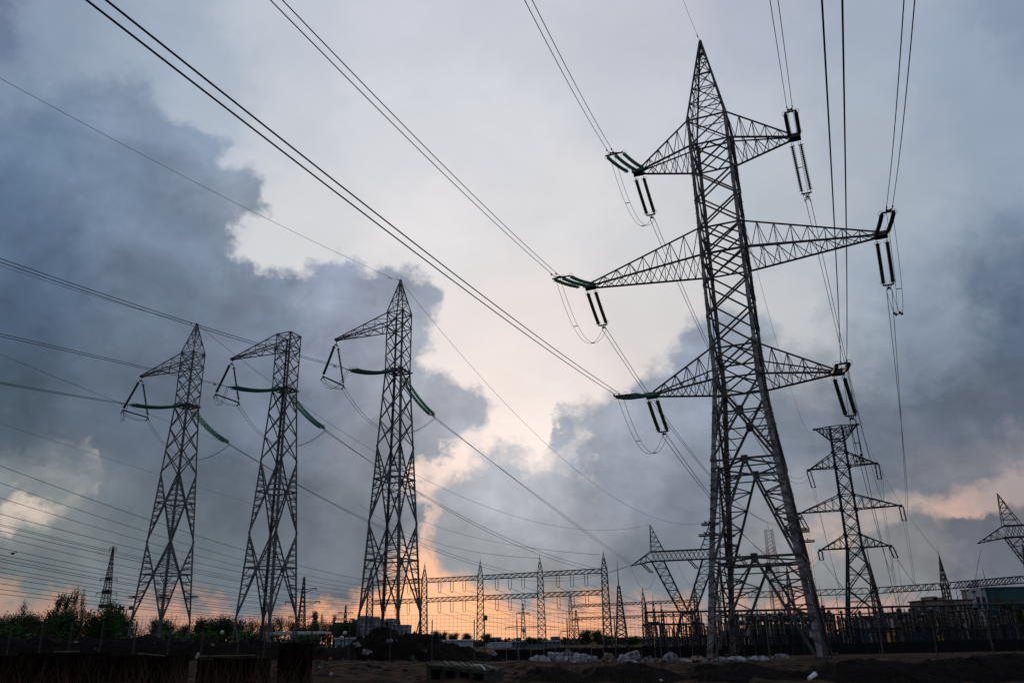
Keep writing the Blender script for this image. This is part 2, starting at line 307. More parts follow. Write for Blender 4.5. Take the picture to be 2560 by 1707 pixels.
# ------------------------------------------------------------------ ground
def gz(x, y):
    lat = max(-.75, min(.75, -.022*x))*max(0, min(1, (y-8)/10))*max(0, min(1, (62-y)/10))
    z = lat if y < 44 else lat-.35*min(1, (y-44)/18) - (.5*min(1, (y-62)/30) if y > 62 else 0) - (.6*min(1, (y-120)/200) if y > 120 else 0)
    return z
def ground_mesh():
    xs = [-3000, -1500, -700, -300, -150, -90]+[-60+i*.5 for i in range(241)]+[90, 150, 300, 700, 1500, 3000]
    ys = [-200, -60, -20, 0, 6, 10, 14, 17]+[19+i*.3 for i in range(94)]+[48+i*1.0 for i in range(30)]+[84, 92, 105, 130, 170, 230, 320, 500, 900, 1800, 4000, 9000]
    m_ = MB()
    for y in ys:
        for x in xs:
            z = gz(x, y)
            if 5 < y < 60 and abs(x) < 62:
                p = Vector((x*.35, y*.35, 0)); z += .16*noise.noise(p)+.09*noise.noise(p*4.1)+.06*noise.noise(p*9)+.05*abs(noise.noise(p*17))
                z += .05*math.sin((x*.55+y*1.3)*2.2+2.5*noise.noise(p*1.5))*(1 if y < 46 else .3)
            elif y >= 60: z += .05*noise.noise(Vector((x*.2, y*.2, 3)))
            m_.v.append(V3(x, y, z))
    n = len(xs)
    for j in range(len(ys)-1):
        for i in range(n-1): m_.f.append((j*n+i, j*n+i+1, (j+1)*n+i+1, (j+1)*n+i))
    return m_
soil = mat('brown_soil', (.075, .038, .022), .95, 0, scale=2.0, bump=1, col2=(.008, .005, .0035), spec=.1)
dark_soil = mat('black_soil', (.008, .0055, .0045), .98, 0, scale=2.2, bump=.9, col2=(.002, .0015, .0015), spec=.05)
g = ground_mesh().build('ground', soil, smooth=True); tag(g, 'rough brown earth of the waste ground', kind='structure')
def heap(pts, Y, depth, label, seed, amp=.25, mt=None):
    # pts: silhouette (px,py) ridge; builds a real ridge of loose soil, rising from the ground in front and behind
    m_ = MB(); R = []
    for i in range(len(pts)-1):
        n = max(2, int(abs(pts[i+1][0]-pts[i][0])/5))
        for k in range(n): t = k/n; R.append((pts[i][0]*(1-t)+pts[i+1][0]*t, pts[i][1]*(1-t)+pts[i+1][1]*t))
    R.append(pts[-1]); rows = 17
    for px, py in R:
        P = at_y(px, py, Y); base = gz(P.x, Y)-.25; h = max(P.z-base, .05)
        for r in range(rows):
            t = r/(rows-1)*2-1; y = Y+t*depth; hh = (1-abs(t)**1.5)
            q = Vector((P.x*1.1, y*1.1, seed))
            z = gz(P.x, y)-.25+h*hh + (amp*noise.noise(q)+amp*.6*noise.noise(q*2.7)+amp*.4*noise.noise(q*6))*hh
            xx = P.x*y/Y if t > 0 else P.x*(1+(y/Y-1)*.6)
            m_.v.append(V3(xx+.2*noise.noise(q*3+Vector((5, 5, 5))), y, z))
    for i in range(len(R)-1):
        for r in range(rows-1): m_.f.append((i*rows+r, (i+1)*rows+r, (i+1)*rows+r+1, i*rows+r+1))
    return tag(m_.build('soil_mound', mt or dark_soil), label, kind='structure')
heap([(-400,1606),(-60,1602),(20,1594),(60,1598),(110,1586),(135,1586),(150,1598),(250,1598),(345,1592),(372,1583),(400,1598),(445,1596),(500,1602),(515,1590),(540,1588),(560,1602),(640,1600),(670,1606),(760,1600),(775,1602),(830,1620),(900,1622)], 54, 5, 'long black heap of loose soil under the three left pylons', 1.3, .22)
heap([(800,1650),(830,1632),(880,1615),(905,1592),(925,1582),(935,1570),(960,1568),(985,1572),(1000,1584),(1035,1582),(1050,1590),(1085,1592),(1100,1603),(1120,1612),(1160,1616),(1190,1626),(1230,1634),(1260,1650)], 56, 5, 'tall black heap of earth and rubble before the third pylon', 4.1, .3)
heap([(1270,1712),(1300,1690),(1345,1668),(1400,1662),(1450,1688),(1490,1664),(1560,1655),(1620,1660),(1690,1684),(1760,1664),(1860,1658),(1940,1670),(2010,1674),(2060,1658),(2140,1645),(2200,1646),(2280,1658),(2350,1650),(2440,1636),(2540,1632),(2700,1630),(2900,1640)], 26.5, 3.8, 'uneven black bank of earth along the right bottom edge', 8.2, .14)
# ------------------------------------------------------------------ insulators and conductors
def para(A, B, sag):
    A, B = Vector(A), Vector(B); return lambda t: lerp(A, B, t)+V3(0, 0, -sag*4*t*(1-t))
def disc_string(A, B, r=.15, pitch=.16, sag=0, m_=glass, parent=None, endl=.25, name='disc_string', n=8):
    Ln = (Vector(B)-Vector(A)).length; P = para(A, B, sag); e = endl/Ln; k = max(3, int((Ln-2*endl)/pitch)); prof = [(0, .03), (e, .03)]
    for i in range(k):
        t0 = e+(1-2*e)*i/k; dt = (1-2*e)/k; prof += [(t0, r*.38), (t0+dt*.2, r*.45), (t0+dt*.5, r), (t0+dt*.78, r*.95), (t0+dt*.86, r*.38)]
    prof += [(1-e, .03), (1, .03)]
    return MB().lathe(P, prof, n).build(name, m_, parent, world=True, smooth=False)
def wire_pts(P0, P1, sag, ext=0, n=36):
    P0, P1 = Vector(P0), Vector(P1); out = []
    tot = 1+ext
    for i in range(n+1):
        t = tot*i/n; out.append(lerp(P0, P1, t)+V3(0, 0, -sag*4*t*(1-t) if t <= 1 else sag*4*(t-1)))
    return out
def wire(pts, r, label, group=None, m_=None, cat='power line', damp=None, name='conductor'):
    pts = [Vector(p) for p in pts]; o = MB().tube(pts, r, 5).build(name, m_ or wirem); tag(o, label, cat, group)
    if damp:
        for dd in damp:
            acc_ = 0
            for i in range(len(pts)-1):
                sg = (pts[i+1]-pts[i]).length
                if acc_+sg >= dd:
                    p = lerp(pts[i], pts[i+1], (dd-acc_)/sg); d = (pts[i+1]-pts[i]).normalized(); mb = MB()
                    mb.bar(p, p-V3(0, 0, .13), .05); q = p-V3(0, 0, .13); mb.tube([q-d*.25, q+d*.25], .015, 4)
                    for sgn in (-1, 1): mb.tube([q+d*sgn*.14, q+d*sgn*.3], .05, 6)
                    mb.build('vibration_damper', ironm, o, world=True); break
                acc_ += sg
    return o
def through(pixels, Ys, n=48, ext=(0, 0)):
    # quadratic curve in the vertical plane through the first and last surveyed point, least squares on the sight lines between
    A, B = at_y(*pixels[0], Ys[0]), at_y(*pixels[-1], Ys[1]); d = B-A; d.z = 0; H = d.length; d.normalize(); rows = []; rhs = []
    nrm = V3(-d.y, d.x, 0)
    for px, py in pixels:
        r = ray(px, py); k = nrm.dot(A)/nrm.dot(r) if abs(nrm.dot(r)) > 1e-6 else 0; q = r*k; t = (V3(q.x, q.y, 0)-V3(A.x, A.y, 0)).dot(d)/H
        rows.append([1, t, t*t]); rhs.append(CZ+q.z)
    c = np.linalg.lstsq(np.array(rows), np.array(rhs), rcond=None)[0]
    return [V3(A.x, A.y, 0)+d*H*t+V3(0, 0, c[0]+c[1]*t+c[2]*t*t) for t in [-ext[0]+(1+ext[0]+ext[1])*i/n for i in range(n+1)]]
# ------------------------------------------------------------------ the big anchor pylon
TH = .385; UB, NB = V3(math.cos(TH), -math.sin(TH), 0), V3(math.sin(TH), math.cos(TH), 0)
AX = V3(50*math.tan(.282), 50, 0)*S
zb = lambda z: z*S+CZ
ZT = {1: (33.865, 31.83), 2: (25.428, 23.5), 3: (16.961, 14.964)}; LL = {1: 5.478, 2: 9.602, 3: 5.811}; APEX, BASE = 41.71, -1.029
base_z = zb(BASE)-.12; KD = 1.437
big = thing('transmission_tower', AX+V3(0, 0, base_z), 'tallest grey lattice pylon with three pairs of cross arms, filling the right of the view', 'pylon', -TH)
def bl(z): return zb(z)-base_z           # local height
def hwb(z):
    z_ = (z+base_z-CZ)/S
    if z_ >= 33.865: return S*1.348*max(.03, (APEX-z_)/(APEX-33.865))
    if z_ >= 14.964: return S*(1.348+.066*(33.865-z_)/(33.865-14.964))
    return S*(1.414+1.539*(14.964-z_)/(14.964+1.029))
def cb(k, z): sx_, sy_ = [(-1, -1), (1, -1), (1, 1), (-1, 1)][k]; h = hwb(z); return V3(sx_*h, sy_*h*KD, z)
zt3b, zt1t = bl(14.964), bl(33.865)
lv = [0, bl(4.1), bl(9.75), zt3b, bl(16.961), bl(20.2), bl(23.5), bl(25.428), bl(28.6), bl(31.83), zt1t]
for k in range(4):
    sx_, sy_ = [(-1, -1), (1, -1), (1, 1), (-1, 1)][k]; mb = MB()
    for a, b in zip(lv[:-1], lv[1:]):
        w = .40 if b <= bl(9.8) else .34 if b <= bl(20) else .27
        mb.ang(cb(k, a), cb(k, b), w, w, .045, sx_, sy_)
        p = cb(k, b); mb.box(p+V3(-sx_*w*.5, sy_*.03, 0), (w*1.15, .03, .8)); 
    for i in range(int(lv[-1]/.95)):    # splice bands and step bolts
        z = .9+i*.95
        if z < lv[-1]: p = cb(k, z); w = .36 if z < bl(15) else .27; mb.box(p+V3(-sx_*w*.5, sy_*.05, 0), (w*.9, .025, .035)); mb.box(p+V3(sx_*.06, -sy_*.12, 0), (.14, .03, .03))
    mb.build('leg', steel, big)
mb = MB()
def fpt(k, z, t, cf): a, b = cf(k, z), cf((k+1) % 4, z); return lerp(a, b, t)
def ringb(z, w):
    for k in range(4): mb.bar(cb(k, z), cb((k+1) % 4, z), w)
def xcell(mb, cf, z0, z1, w, faces=(0, 1, 2, 3), dbl=0):
    for k in faces:
        k2 = (k+1) % 4
        for o_ in ((-dbl/2, dbl/2) if dbl else (0,)):
            O = V3(0, 0, o_); mb.bar(cf(k, z0)+O, cf(k2, z1)+O, w); mb.bar(cf(k2, z0)+O+V3(0, 0, .01), cf(k, z1)+O+V3(0, 0, .01), w)
def cells(z0, z1, n, w, dbl=0):
    for i in range(n): xcell(mb, cb, z0+(z1-z0)*i/n, z0+(z1-z0)*(i+1)/n, w, dbl=dbl)
cells(zt3b, bl(16.961), 1, .11); cells(bl(16.961), bl(23.5), 3, .13); cells(bl(23.5), bl(25.428), 1, .12)
cells(bl(25.428), bl(31.83), 3, .12); cells(bl(31.83), zt1t, 1, .1)
for zz in (14.964, 16.961, 23.5, 25.428, 31.83, 33.865): ringb(bl(zz), .12)
def plan(cf, mb, z, w):                # horizontal diamond
    mids = [fpt(k, z, .5, cf) for k in range(4)]
    for k in range(4): mb.bar(mids[k], mids[(k+1) % 4], w)
for zz in (14.964, 23.5, 31.83, 16.961, 25.428): plan(cb, mb, bl(zz)-.02, .1)
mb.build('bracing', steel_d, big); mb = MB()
# lower panels : crossed braces, then two open A panels
def apanel(mb, cf, z0, z1, wm, ws, ns):
    for k in range(4):
        k2 = (k+1) % 4; top = fpt(k, z1, .5, cf); 
        for kk, s_ in ((k, 0), (k2, 1)):
            foot = lerp(cf(kk, z0), cf((k2 if kk == k else k), z0), .06); mb.bar(foot, top, wm)
            prev = None
            for i in range(1, ns+1):
                t = i/(ns+1); a = lerp(foot, top, t); lz = a.z; b = cf(kk, lz); mb.bar(a, b, ws)
                t2 = (i-.5)/(ns+1); c_ = cf(kk, lerp(z0, z1, t2)); mb.bar(a, c_, ws)
                if i < ns+1: c2 = cf(kk, lerp(z0, z1, min(1, (i+.5)/(ns+1)))); mb.bar(a, c2, ws)
        mb.box(top+V3(0, 0, -.1), (.5 if k % 2 == 0 else .06, .06 if k % 2 == 0 else .5, .7))
apanel(mb, cb, 0, bl(4.1), .17, .09, 3); apanel(mb, cb, bl(4.1), bl(9.75), .18, .09, 4)
ringb(bl(4.1), .17); ringb(bl(9.75), .15); ringb(bl(4.1)-.55, .09); ringb(bl(9.75)-.6, .09)
plan(cb, mb, bl(4.1)-.06, .12); plan(cb, mb, bl(9.75)-.06, .12)
for zz in (4.1, 9.75):
    z = bl(zz)-.1
    for k in range(4):                 # knee braces under the diaphragm
        for kk in (k, (k+1) % 4):
            mb.bar(lerp(cb(kk, z), fpt(k, z, .5, cb), .5), cb(kk, z-1.9), .09)
# crossed panel
z0, z1 = bl(9.75), zt3b
for k in range(4):
    k2 = (k+1) % 4; mb.bar(cb(k, z0), cb(k2, z1), .17); mb.bar(cb(k2, z0)+V3(0, 0, .02), cb(k, z1)+V3(0, 0, .02), .17)
    h0, h1 = hwb(z0), hwb(z1); t = h0/(h0+h1); X = lerp(cb(k, z0), cb(k2, z1), t); mb.box(X, (.6 if k % 2 == 0 else .06, .06 if k % 2 == 0 else .6, .8))
    mb.bar(cb(k, X.z), X, .1); mb.bar(cb(k2, X.z), X, .1)
    for tt in (.3, .55, .78):
        for a, b in ((k, k2), (k2, k)):
            p = lerp(cb(a, z0), cb(b, z1), t*tt); mb.bar(p, cb(a, p.z), .08); mb.bar(p, cb(a, min(z1, p.z+1.5)), .07)
    for a, b in ((k, k2), (k2, k)):
        p = lerp(cb(a, z1), X, .5); mb.bar(p, cb(a, p.z), .08); mb.bar(p, cb(a, X.z), .07)
ringb(z1-1.6, .08)
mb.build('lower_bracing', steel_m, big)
# peak
mb = MB(); pk = [zt1t+(bl(APEX)-zt1t)*t for t in (0, .2, .38, .55, .7, .83, .93, 1)]
for k in range(4): mb.bar(cb(k, zt1t), cb(k, pk[-1]), .15)
for a, b in zip(pk[:-2], pk[1:-1]):
    xcell(mb, cb, a, b, .06)
    for k in range(4): mb.bar(cb(k, b), cb((k+1) % 4, b), .07)
mb.box(V3(0, 0, pk[-1]-.35), (.3, .3, .7)); mb.box(V3(0, 0, pk[-1]), (.12, .5, .12)); mb.build('peak', steel_d, big)
mb = MB(); mb.box(V3(.05, -.3, pk[-1]-1.7), (.4, .1, .35)); mb.build('number_plate', mat('rust_plate', (.18, .09, .04)), big)
# cross arms
TIP = {}
def arm_mesh(sgn, lev):
    zt, zl = bl(ZT[lev][0]), bl(ZT[lev][1]); Ln = LL[lev]*S; mb = MB(); n = 8 if lev == 2 else 5
    tipx = sgn*(Ln-.3); T = lambda y, z: V3(tipx, y, z)
    ch = {}
    for y in (-1, 1):
        h = hwb(zl); ht = hwb(zt)
        ch['b', y] = (V3(sgn*h, y*h*KD, zl), T(y*.32, zl)); ch['t', y] = (V3(sgn*ht, y*ht*KD, zt), T(y*.3, zl+.28))
    w = .14
    for kk, (a, b) in ch.items(): mb.bar(a, b, w if kk[0] == 'b' else .11)
    P = lambda key, t: lerp(ch[key][0], ch[key][1], t)
    ts = [1-(1-i/n)**1.0 for i in range(n+1)]
    for i in range(n):
        t0, t1 = ts[i], ts[i+1]; tm = (t0+t1)/2
        for y in (-1, 1):              # side faces: zigzag
            mb.bar(P(('t', y), t0), P(('b', y), tm), .06); mb.bar(P(('b', y), tm), P(('t', y), t1), .06); mb.bar(P(('t', y), t1), P(('b', y), t1), .05)
        mb.bar(P(('b', -1), t0), P(('b', 1), t1), .055); mb.bar(P(('b', -1), t1), P(('b', 1), t1), .05)
        mb.bar(P(('t', -1), t1), P(('t', 1), t1), .05)
    mb.box(V3(sgn*Ln, 0, zl+.1), (.95, .75, .12)); mb.box(V3(sgn*Ln, -.38, zl+.05), (1.0, .05, .38)); mb.box(V3(sgn*Ln, .38, zl+.05), (1.0, .05, .38))
    return mb, V3(sgn*Ln, 0, zl)
RM_ = Matrix.Rotation(-TH, 4, 'Z')
for lev in (1, 2, 3):
    for sgn in (-1, 1):
        mb, tp = arm_mesh(sgn, lev); mb.build('cross_arm', steel_d, big); TIP[sgn, lev] = big.location+(RM_@tp)
mb = MB()                              # climbing ladder inside the left near corner
for z in [1+i*.45 for i in range(int((pk[-1]-2)/.45))]:
    p = lerp(cb(0, z), V3(0, 0, z), .2); mb.bar(p-V3(0, .23, 0), p+V3(0, .23, 0), .035)
for o_ in (-.2, .2): 
    zz = [.6+i*2 for i in range(int((pk[-1]-1.2)/2))]
    mb.tube([lerp(cb(0, a), V3(0, 0, a), .2)+V3(0, o_, 0) for a in zz], .03, 4)
mb.build('ladder', steel2, big)
for px, py, wd in ((1792, 1543, .62), (2034, 1584, .55)):
    p = at_y(px, py, 62.5 if px < 1900 else 60.2); mb = MB(); mb.box(p, (wd, .04, wd*.62), -TH); o = mb.build('sign_plate', whitep, big, world=True)
    mb = MB()
    for i in range(3): mb.box(p+V3(0, -.03, .1-.1*i), (wd*.7, .01, .035), -TH)
    mb.build('lettering', mat('sign_ink', (.06, .06, .07)), o, world=False) if False else None
for k in range(4): MB().box(cb(k, .05)+V3(0, 0, -.2), (1.0, 1.0, .45)).build('footing', mat('concrete', (.07, .06, .055), .9, scale=3), big)
# insulator sets of the big pylon
SIDE = {-1: 'left', 1: 'right'}; LEVN = {1: 'top', 2: 'middle', 3: 'bottom'}
FRONT = {(-1,1):((1532,383),(1311,0),(1330,0),29.0),(-1,2):((1399,692),(675,0),(705,0),20.8),(-1,3):((1555,988),(215,0),(264,0),11.6),(1,1):((1975,276),(1925,0),(1945,0),30.0),(1,2):((2221,527),(2260,0),(2287,0),20.8),(1,3):((2108,908),(2055,0),(2106,0),12.9)}
BACKP = {(-1,1):(1629,542),(-1,2):(1509,817),(-1,3):(1660,1083),(1,1):(2018,490),(1,2):(2222,718),(1,3):(2129,1044)}
SAGJ = {(-1,1):3.2,(-1,2):3.4,(-1,3):3.0,(1,1):3.0,(1,2):4.9,(1,3):5.2}
def tension_set(A, B, nstr, spread, axis, label, group, m_, r=.17, sag=.15, twin=.42):
    t = thing('insulator_set', A, label, 'insulator', group=group); d = (B-A).normalized()
    ys = [0] if nstr == 1 else [spread*(i/(nstr-1)-.5) for i in range(nstr)]
    for y in ys:
        a, b = A+axis*y, B+axis*y; disc_string(a+d*.12, b-d*.3, r, .155, sag, m_, t, .22)
        for q in (a+d*.42, b-d*.5): MB().ring(q+V3(0, 0, .03), d, .26, .014).build('grading_ring', ironm, t, world=True)
    mb = MB(); mb.bar(B-d*.25-axis*(spread/2+.08), B-d*.25+axis*(spread/2+.08), .1); mb.bar(B-d*.3, B+d*.15, .08)
    for s_ in (-1, 1): mb.bar(B-d*.25+axis*s_*spread*.4, B+d*.1, .05); mb.bar(B+d*.1, B+axis*s_*twin/2+d*.35, .05)
    mb.bar(B+d*.12-axis*twin/2, B+d*.12+axis*twin/2, .07); mb.build('yoke_plate', ironm, t, world=True)
    return t, [B-axis*twin/2+d*.35, B+axis*twin/2+d*.35]
ENDS = {}
for (sg, lev), (bp, f1, f2, zf) in FRONT.items():
    tp = TIP[sg, lev]; nst = 3 if sg < 0 else 2; spd = 1.5 if sg < 0 else .85; axis = UB
    A = tp-NB*.42; B = on_sphere(*bp, A, 4.5, True)
    t, ee = tension_set(A, B, nst, spd, axis, f'{"green" if sg<0 else "dark"} {"triple" if sg<0 else "double"} insulator strings facing the viewer, {LEVN[lev]} {SIDE[sg]} arm of the tallest pylon', 'tension insulators on the big pylon', glass if sg < 0 else bglass)
    for e, fp, nm in zip(ee, (f1, f2), ('left', 'right')):
        Q = at_z(*fp, zf); pts = wire_pts(e, Q, .35, .9 if zf > 15 else .6, 30)
        wire(pts, .022, f'{nm} wire of the overhead pair, {LEVN[lev]} {SIDE[sg]} arm of the tallest pylon', 'overhead wires of the big pylon', damp=(1.6,))
    A2 = tp+NB*.42-V3(0, 0, .1); B2 = on_sphere(*BACKP[sg, lev], A2, 4.9, False)
    t, eb = tension_set(A2, B2, 2, .75, axis, f'dark double insulator strings on the far side, {LEVN[lev]} {SIDE[sg]} arm of the tallest pylon', 'tension insulators on the big pylon', brown_glass if sg < 0 else bglass, sag=.1)
    ENDS[sg, lev] = eb
    jt = thing('jumper_loop', ee[0], f'twin wire loop hanging under the {LEVN[lev]} {SIDE[sg]} arm of the tallest pylon', 'jumper wire', group='jumper loops of the big pylon'); JP = []
    for a, b in zip(ee, eb):
        P = para(a, b, SAGJ[sg, lev]); pts = [P(i/24) for i in range(25)]; JP.append(pts); MB().tube(pts, .018, 5).build('jumper_wire', wirem, jt, world=True)
    for i in (8, 17): MB().bar(JP[0][i], JP[1][i], .05).build('spacer', ironm, jt, world=True)
    if sg > 0 and lev > 1:
        for pts in JP: MB().tube([pts[15], lerp(pts[15], pts[16], .8)], .1, 8).build('weight', ironm, jt, world=True); MB().ball(pts[18], .12, 8, 6).build('weight', ironm, jt, world=True)
gp = big.location+V3(0, 0, pk[-1]); wire(wire_pts(gp, at_z(1708, 0, zb(39.2)), .2, 1.2, 24), .014, 'single earth wire rising overhead from the tip of the tallest pylon', 'earth wires', name='earth_wire', damp=(2.2,))
# ------------------------------------------------------------------ three single-phase anchor pylons on the left
TH2 = .395; U2, N2 = V3(math.cos(TH2), -math.sin(TH2), 0), V3(math.sin(TH2), math.cos(TH2), 0)
TB = -.95; tl = lambda z: z*S+CZ-TB
LT = dict(a=31.68, t=28.35, l=27.0, p=22.72, za=16.0, d1=13.1, zb=9.4, d2=6.4, zc=2.1)
def hwt(z):
    zr = (z+TB-CZ)/S
    if zr > 28.35: return S*.845*max(.04, (31.68-zr)/(31.68-28.35))
    if zr > 22.72: return S*.84
    return S*(.835+1.165*(22.72-zr)/(22.72+1.3))
def ct(k, z): sx_, sy_ = [(-1, -1), (1, -1), (1, 1), (-1, 1)][k]; h = hwt(z); return V3(sx_*h, sy_*h, z)
def build_T(loc, peak, label):
    t = thing('transmission_tower', loc, label, 'pylon', -TH2, 'row of slender one-armed pylons'); zt = tl(LT['t'])
    for k in range(4):
        sx_, sy_ = [(-1, -1), (1, -1), (1, 1), (-1, 1)][k]; mb = MB()
        for a, b, w in ((0, tl(9.4), .24), (tl(9.4), tl(22.72), .2), (tl(22.72), zt, .15)): mb.ang(ct(k, a), ct(k, b), w, w, .04, sx_, sy_)
        for i in range(int(zt/1.2)):
            if k == 1: p = ct(k, .6+i*1.2); mb.bar(p, p+V3(.28, 0, 0), .04)
        mb.build('leg', steel2, t)
    mb = MB()
    n = 4; z0, z1 = tl(LT['p']), zt
    for i in range(n): xcell(mb, ct, z0+(z1-z0)*i/n, z0+(z1-z0)*(i+1)/n, .08)
    for zz in (LT['t'], LT['l'], LT['p']):
        for k in range(4): mb.bar(ct(k, tl(zz)), ct((k+1) % 4, tl(zz)), .1)
    mb.bar(ct(0, zt), ct(2, zt), .07)
    z0, z1 = tl(LT['za']), tl(LT['p'])
    for i in range(3): xcell(mb, ct, z0+(z1-z0)*i/3, z0+(z1-z0)*(i+1)/3, .1)
    for z0, zm, z1 in ((tl(LT['zb']), tl(LT['d1']), tl(LT['za'])), (tl(LT['zc']), tl(LT['d2']), tl(LT['zb']))):
        for k in range(4):
            k2 = (k+1) % 4; X = fpt(k, zm, .5, ct); mb.box(X, (.42 if k % 2 == 0 else .05, .05 if k % 2 == 0 else .42, .75)); mb.bar(ct(k, zm), ct(k2, zm), .15); mb.bar(lerp(ct(k, zm), X, .5), lerp(ct((k-1) % 4, zm), ct(k, zm), .75), .06)
            for a in (k, k2):
                for zz in (z0, z1):
                    mb.bar(ct(a, zz), X, .13); 
                    for tt, t2 in ((.3, .18), (.48, .38), (.66, .57), (.84, .75)):
                        q = lerp(ct(a, zz), X, tt); mb.bar(q, ct(a, q.z), .07); mb.bar(q, ct(a, lerp(zz, zm, t2)), .06)
                mb.bar(lerp(X, ct(a, zm), .5), ct(a, zm-1.2), .06)
    for k in range(4):
        k2 = (k+1) % 4; z0 = tl(LT['zc'])
        for a, b in ((k, k2), (k2, k)): mb.bar(ct(a, z0), lerp(ct(a, 0), ct(b, 0), .34), .1); mb.bar(lerp(ct(a, z0), lerp(ct(a, 0), ct(b, 0), .34), .5), ct(a, z0*.5), .06)
    mb.build('bracing', steel2, t)
    mb = MB(); zp = tl(LT['p'])           # cable platform
    h = hwt(zp)
    for y in (-.55, -.2, .15, .5): mb.bar(V3(-h*1.25, y*h*2, zp+.06), V3(h*1.25, y*h*2, zp+.06), .14)
    for x in (-.8, 0, .8): mb.bar(V3(x*h, -h*1.25, zp+.22), V3(x*h, h*1.25, zp+.22), .14)
    mb.build('platform', steel_w, t)
    if peak:
        mb = MB(); za = tl(LT['a']); pz = [zt+(za-zt)*q for q in (0, .36, .66, .86, 1)]
        for k in range(4): mb.bar(ct(k, zt), ct(k, za), .1)
        for a, b in zip(pz[:-1], pz[1:-1]+[za-.15]):
            xcell(mb, ct, a, b, .05)
            for k in range(4): mb.bar(ct(k, b), ct((k+1) % 4, b), .06)
        mb.box(V3(0, 0, za), (.25, .25, .3)); mb.build('peak', steel2, t)
    mb = MB(); ztt, zll = zt-.02, tl(LT['l']); Ln = 6.77*S; n = 5; h = hwt(zt); T = V3(-Ln, 0, zll-.1)
    ch = {('t', y): (V3(-h, y*h, ztt), T+V3(.15, y*.12, .15)) for y in (-1, 1)}; ch.update({('b', y): (V3(-h, y*h, zll), T+V3(.15, y*.12, -.05)) for y in (-1, 1)})
    for (a, y), (p, q) in ch.items(): mb.bar(p, q, .1)
    P = lambda a, y, q: lerp(ch[a, y][0], ch[a, y][1], q)
    for i in range(4):
        t0, t1 = i/4.3, (i+1)/4.3
        for y in (-1, 1): mb.bar(P('t', y, t1), P('b', y, t1), .06); mb.bar(P('t', y, t1), P('b', y, t0), .06)
        mb.bar(P('b', -1, t0), P('b', 1, t1), .06); mb.bar(P('b', -1, t1), P('b', 1, t1), .06); mb.bar(P('t', 1, t0), P('t', -1, t1), .05)
    mb.box(T, (.35, .45, .3)); mb.build('cross_arm', steel2, t)
    return t
def guard(t, cf, z, L_, m_, ks=(0, 1, 2, 3), rows=3):
    for k in ks:
        mb = MB(); p = cf(k, z)
        for i in range(rows):
            o_ = V3(0, (i-(rows-1)/2)*.22, .12*(i % 2)); mb.bar(p+o_-V3(L_*.62, 0, 0), p+o_+V3(L_*.62, 0, 0), .09, .07); mb.bar(p+V3((i-1)*.3, -L_*.5, .2), p+V3((i-1)*.3, L_*.5, .2), .07)
        mb.build('climbing_guard', m_, t)
TT = {}
for nm, az_, D_, pk_, lb in (('3', -.1461, 70, True, 'one-armed slender pylon nearest the centre, with a pointed peak'), ('2', -.2827, 75, False, 'flat-topped one-armed pylon between the two pointed ones'), ('1', -.3914, 80, True, 'one-armed slender pylon furthest left, with a pointed peak')):
    TT[nm] = build_T(V3(D_*math.tan(az_), D_, 0)*S+V3(0, 0, TB), pk_, lb)
tname = {'1': 'left', '2': 'flat-topped', '3': 'central'}
RT_ = Matrix.Rotation(-TH2, 4, 'Z')
TD = {'3': dict(l=(876,924), r=(1084,1040), lw=[(868,919),(690,872),(491,810.6),(263,735),(0,647)], lo=[(868,922),(690,877),(491,817),(263,743),(0,656)]),
      '2': dict(l=(576,967), r=(810,1072), lw=[(564,963),(506,950),(300,903),(107,858),(0,834)], lo=[(564,966),(506,953),(300,908),(107,863),(0,841)]),
      '1': dict(l=(324,1011), r=(570,1107), lw=[(317,1008),(257,999),(120,976),(0,955)], lo=[(317,1010),(257,1002),(120,979),(0,959)])}
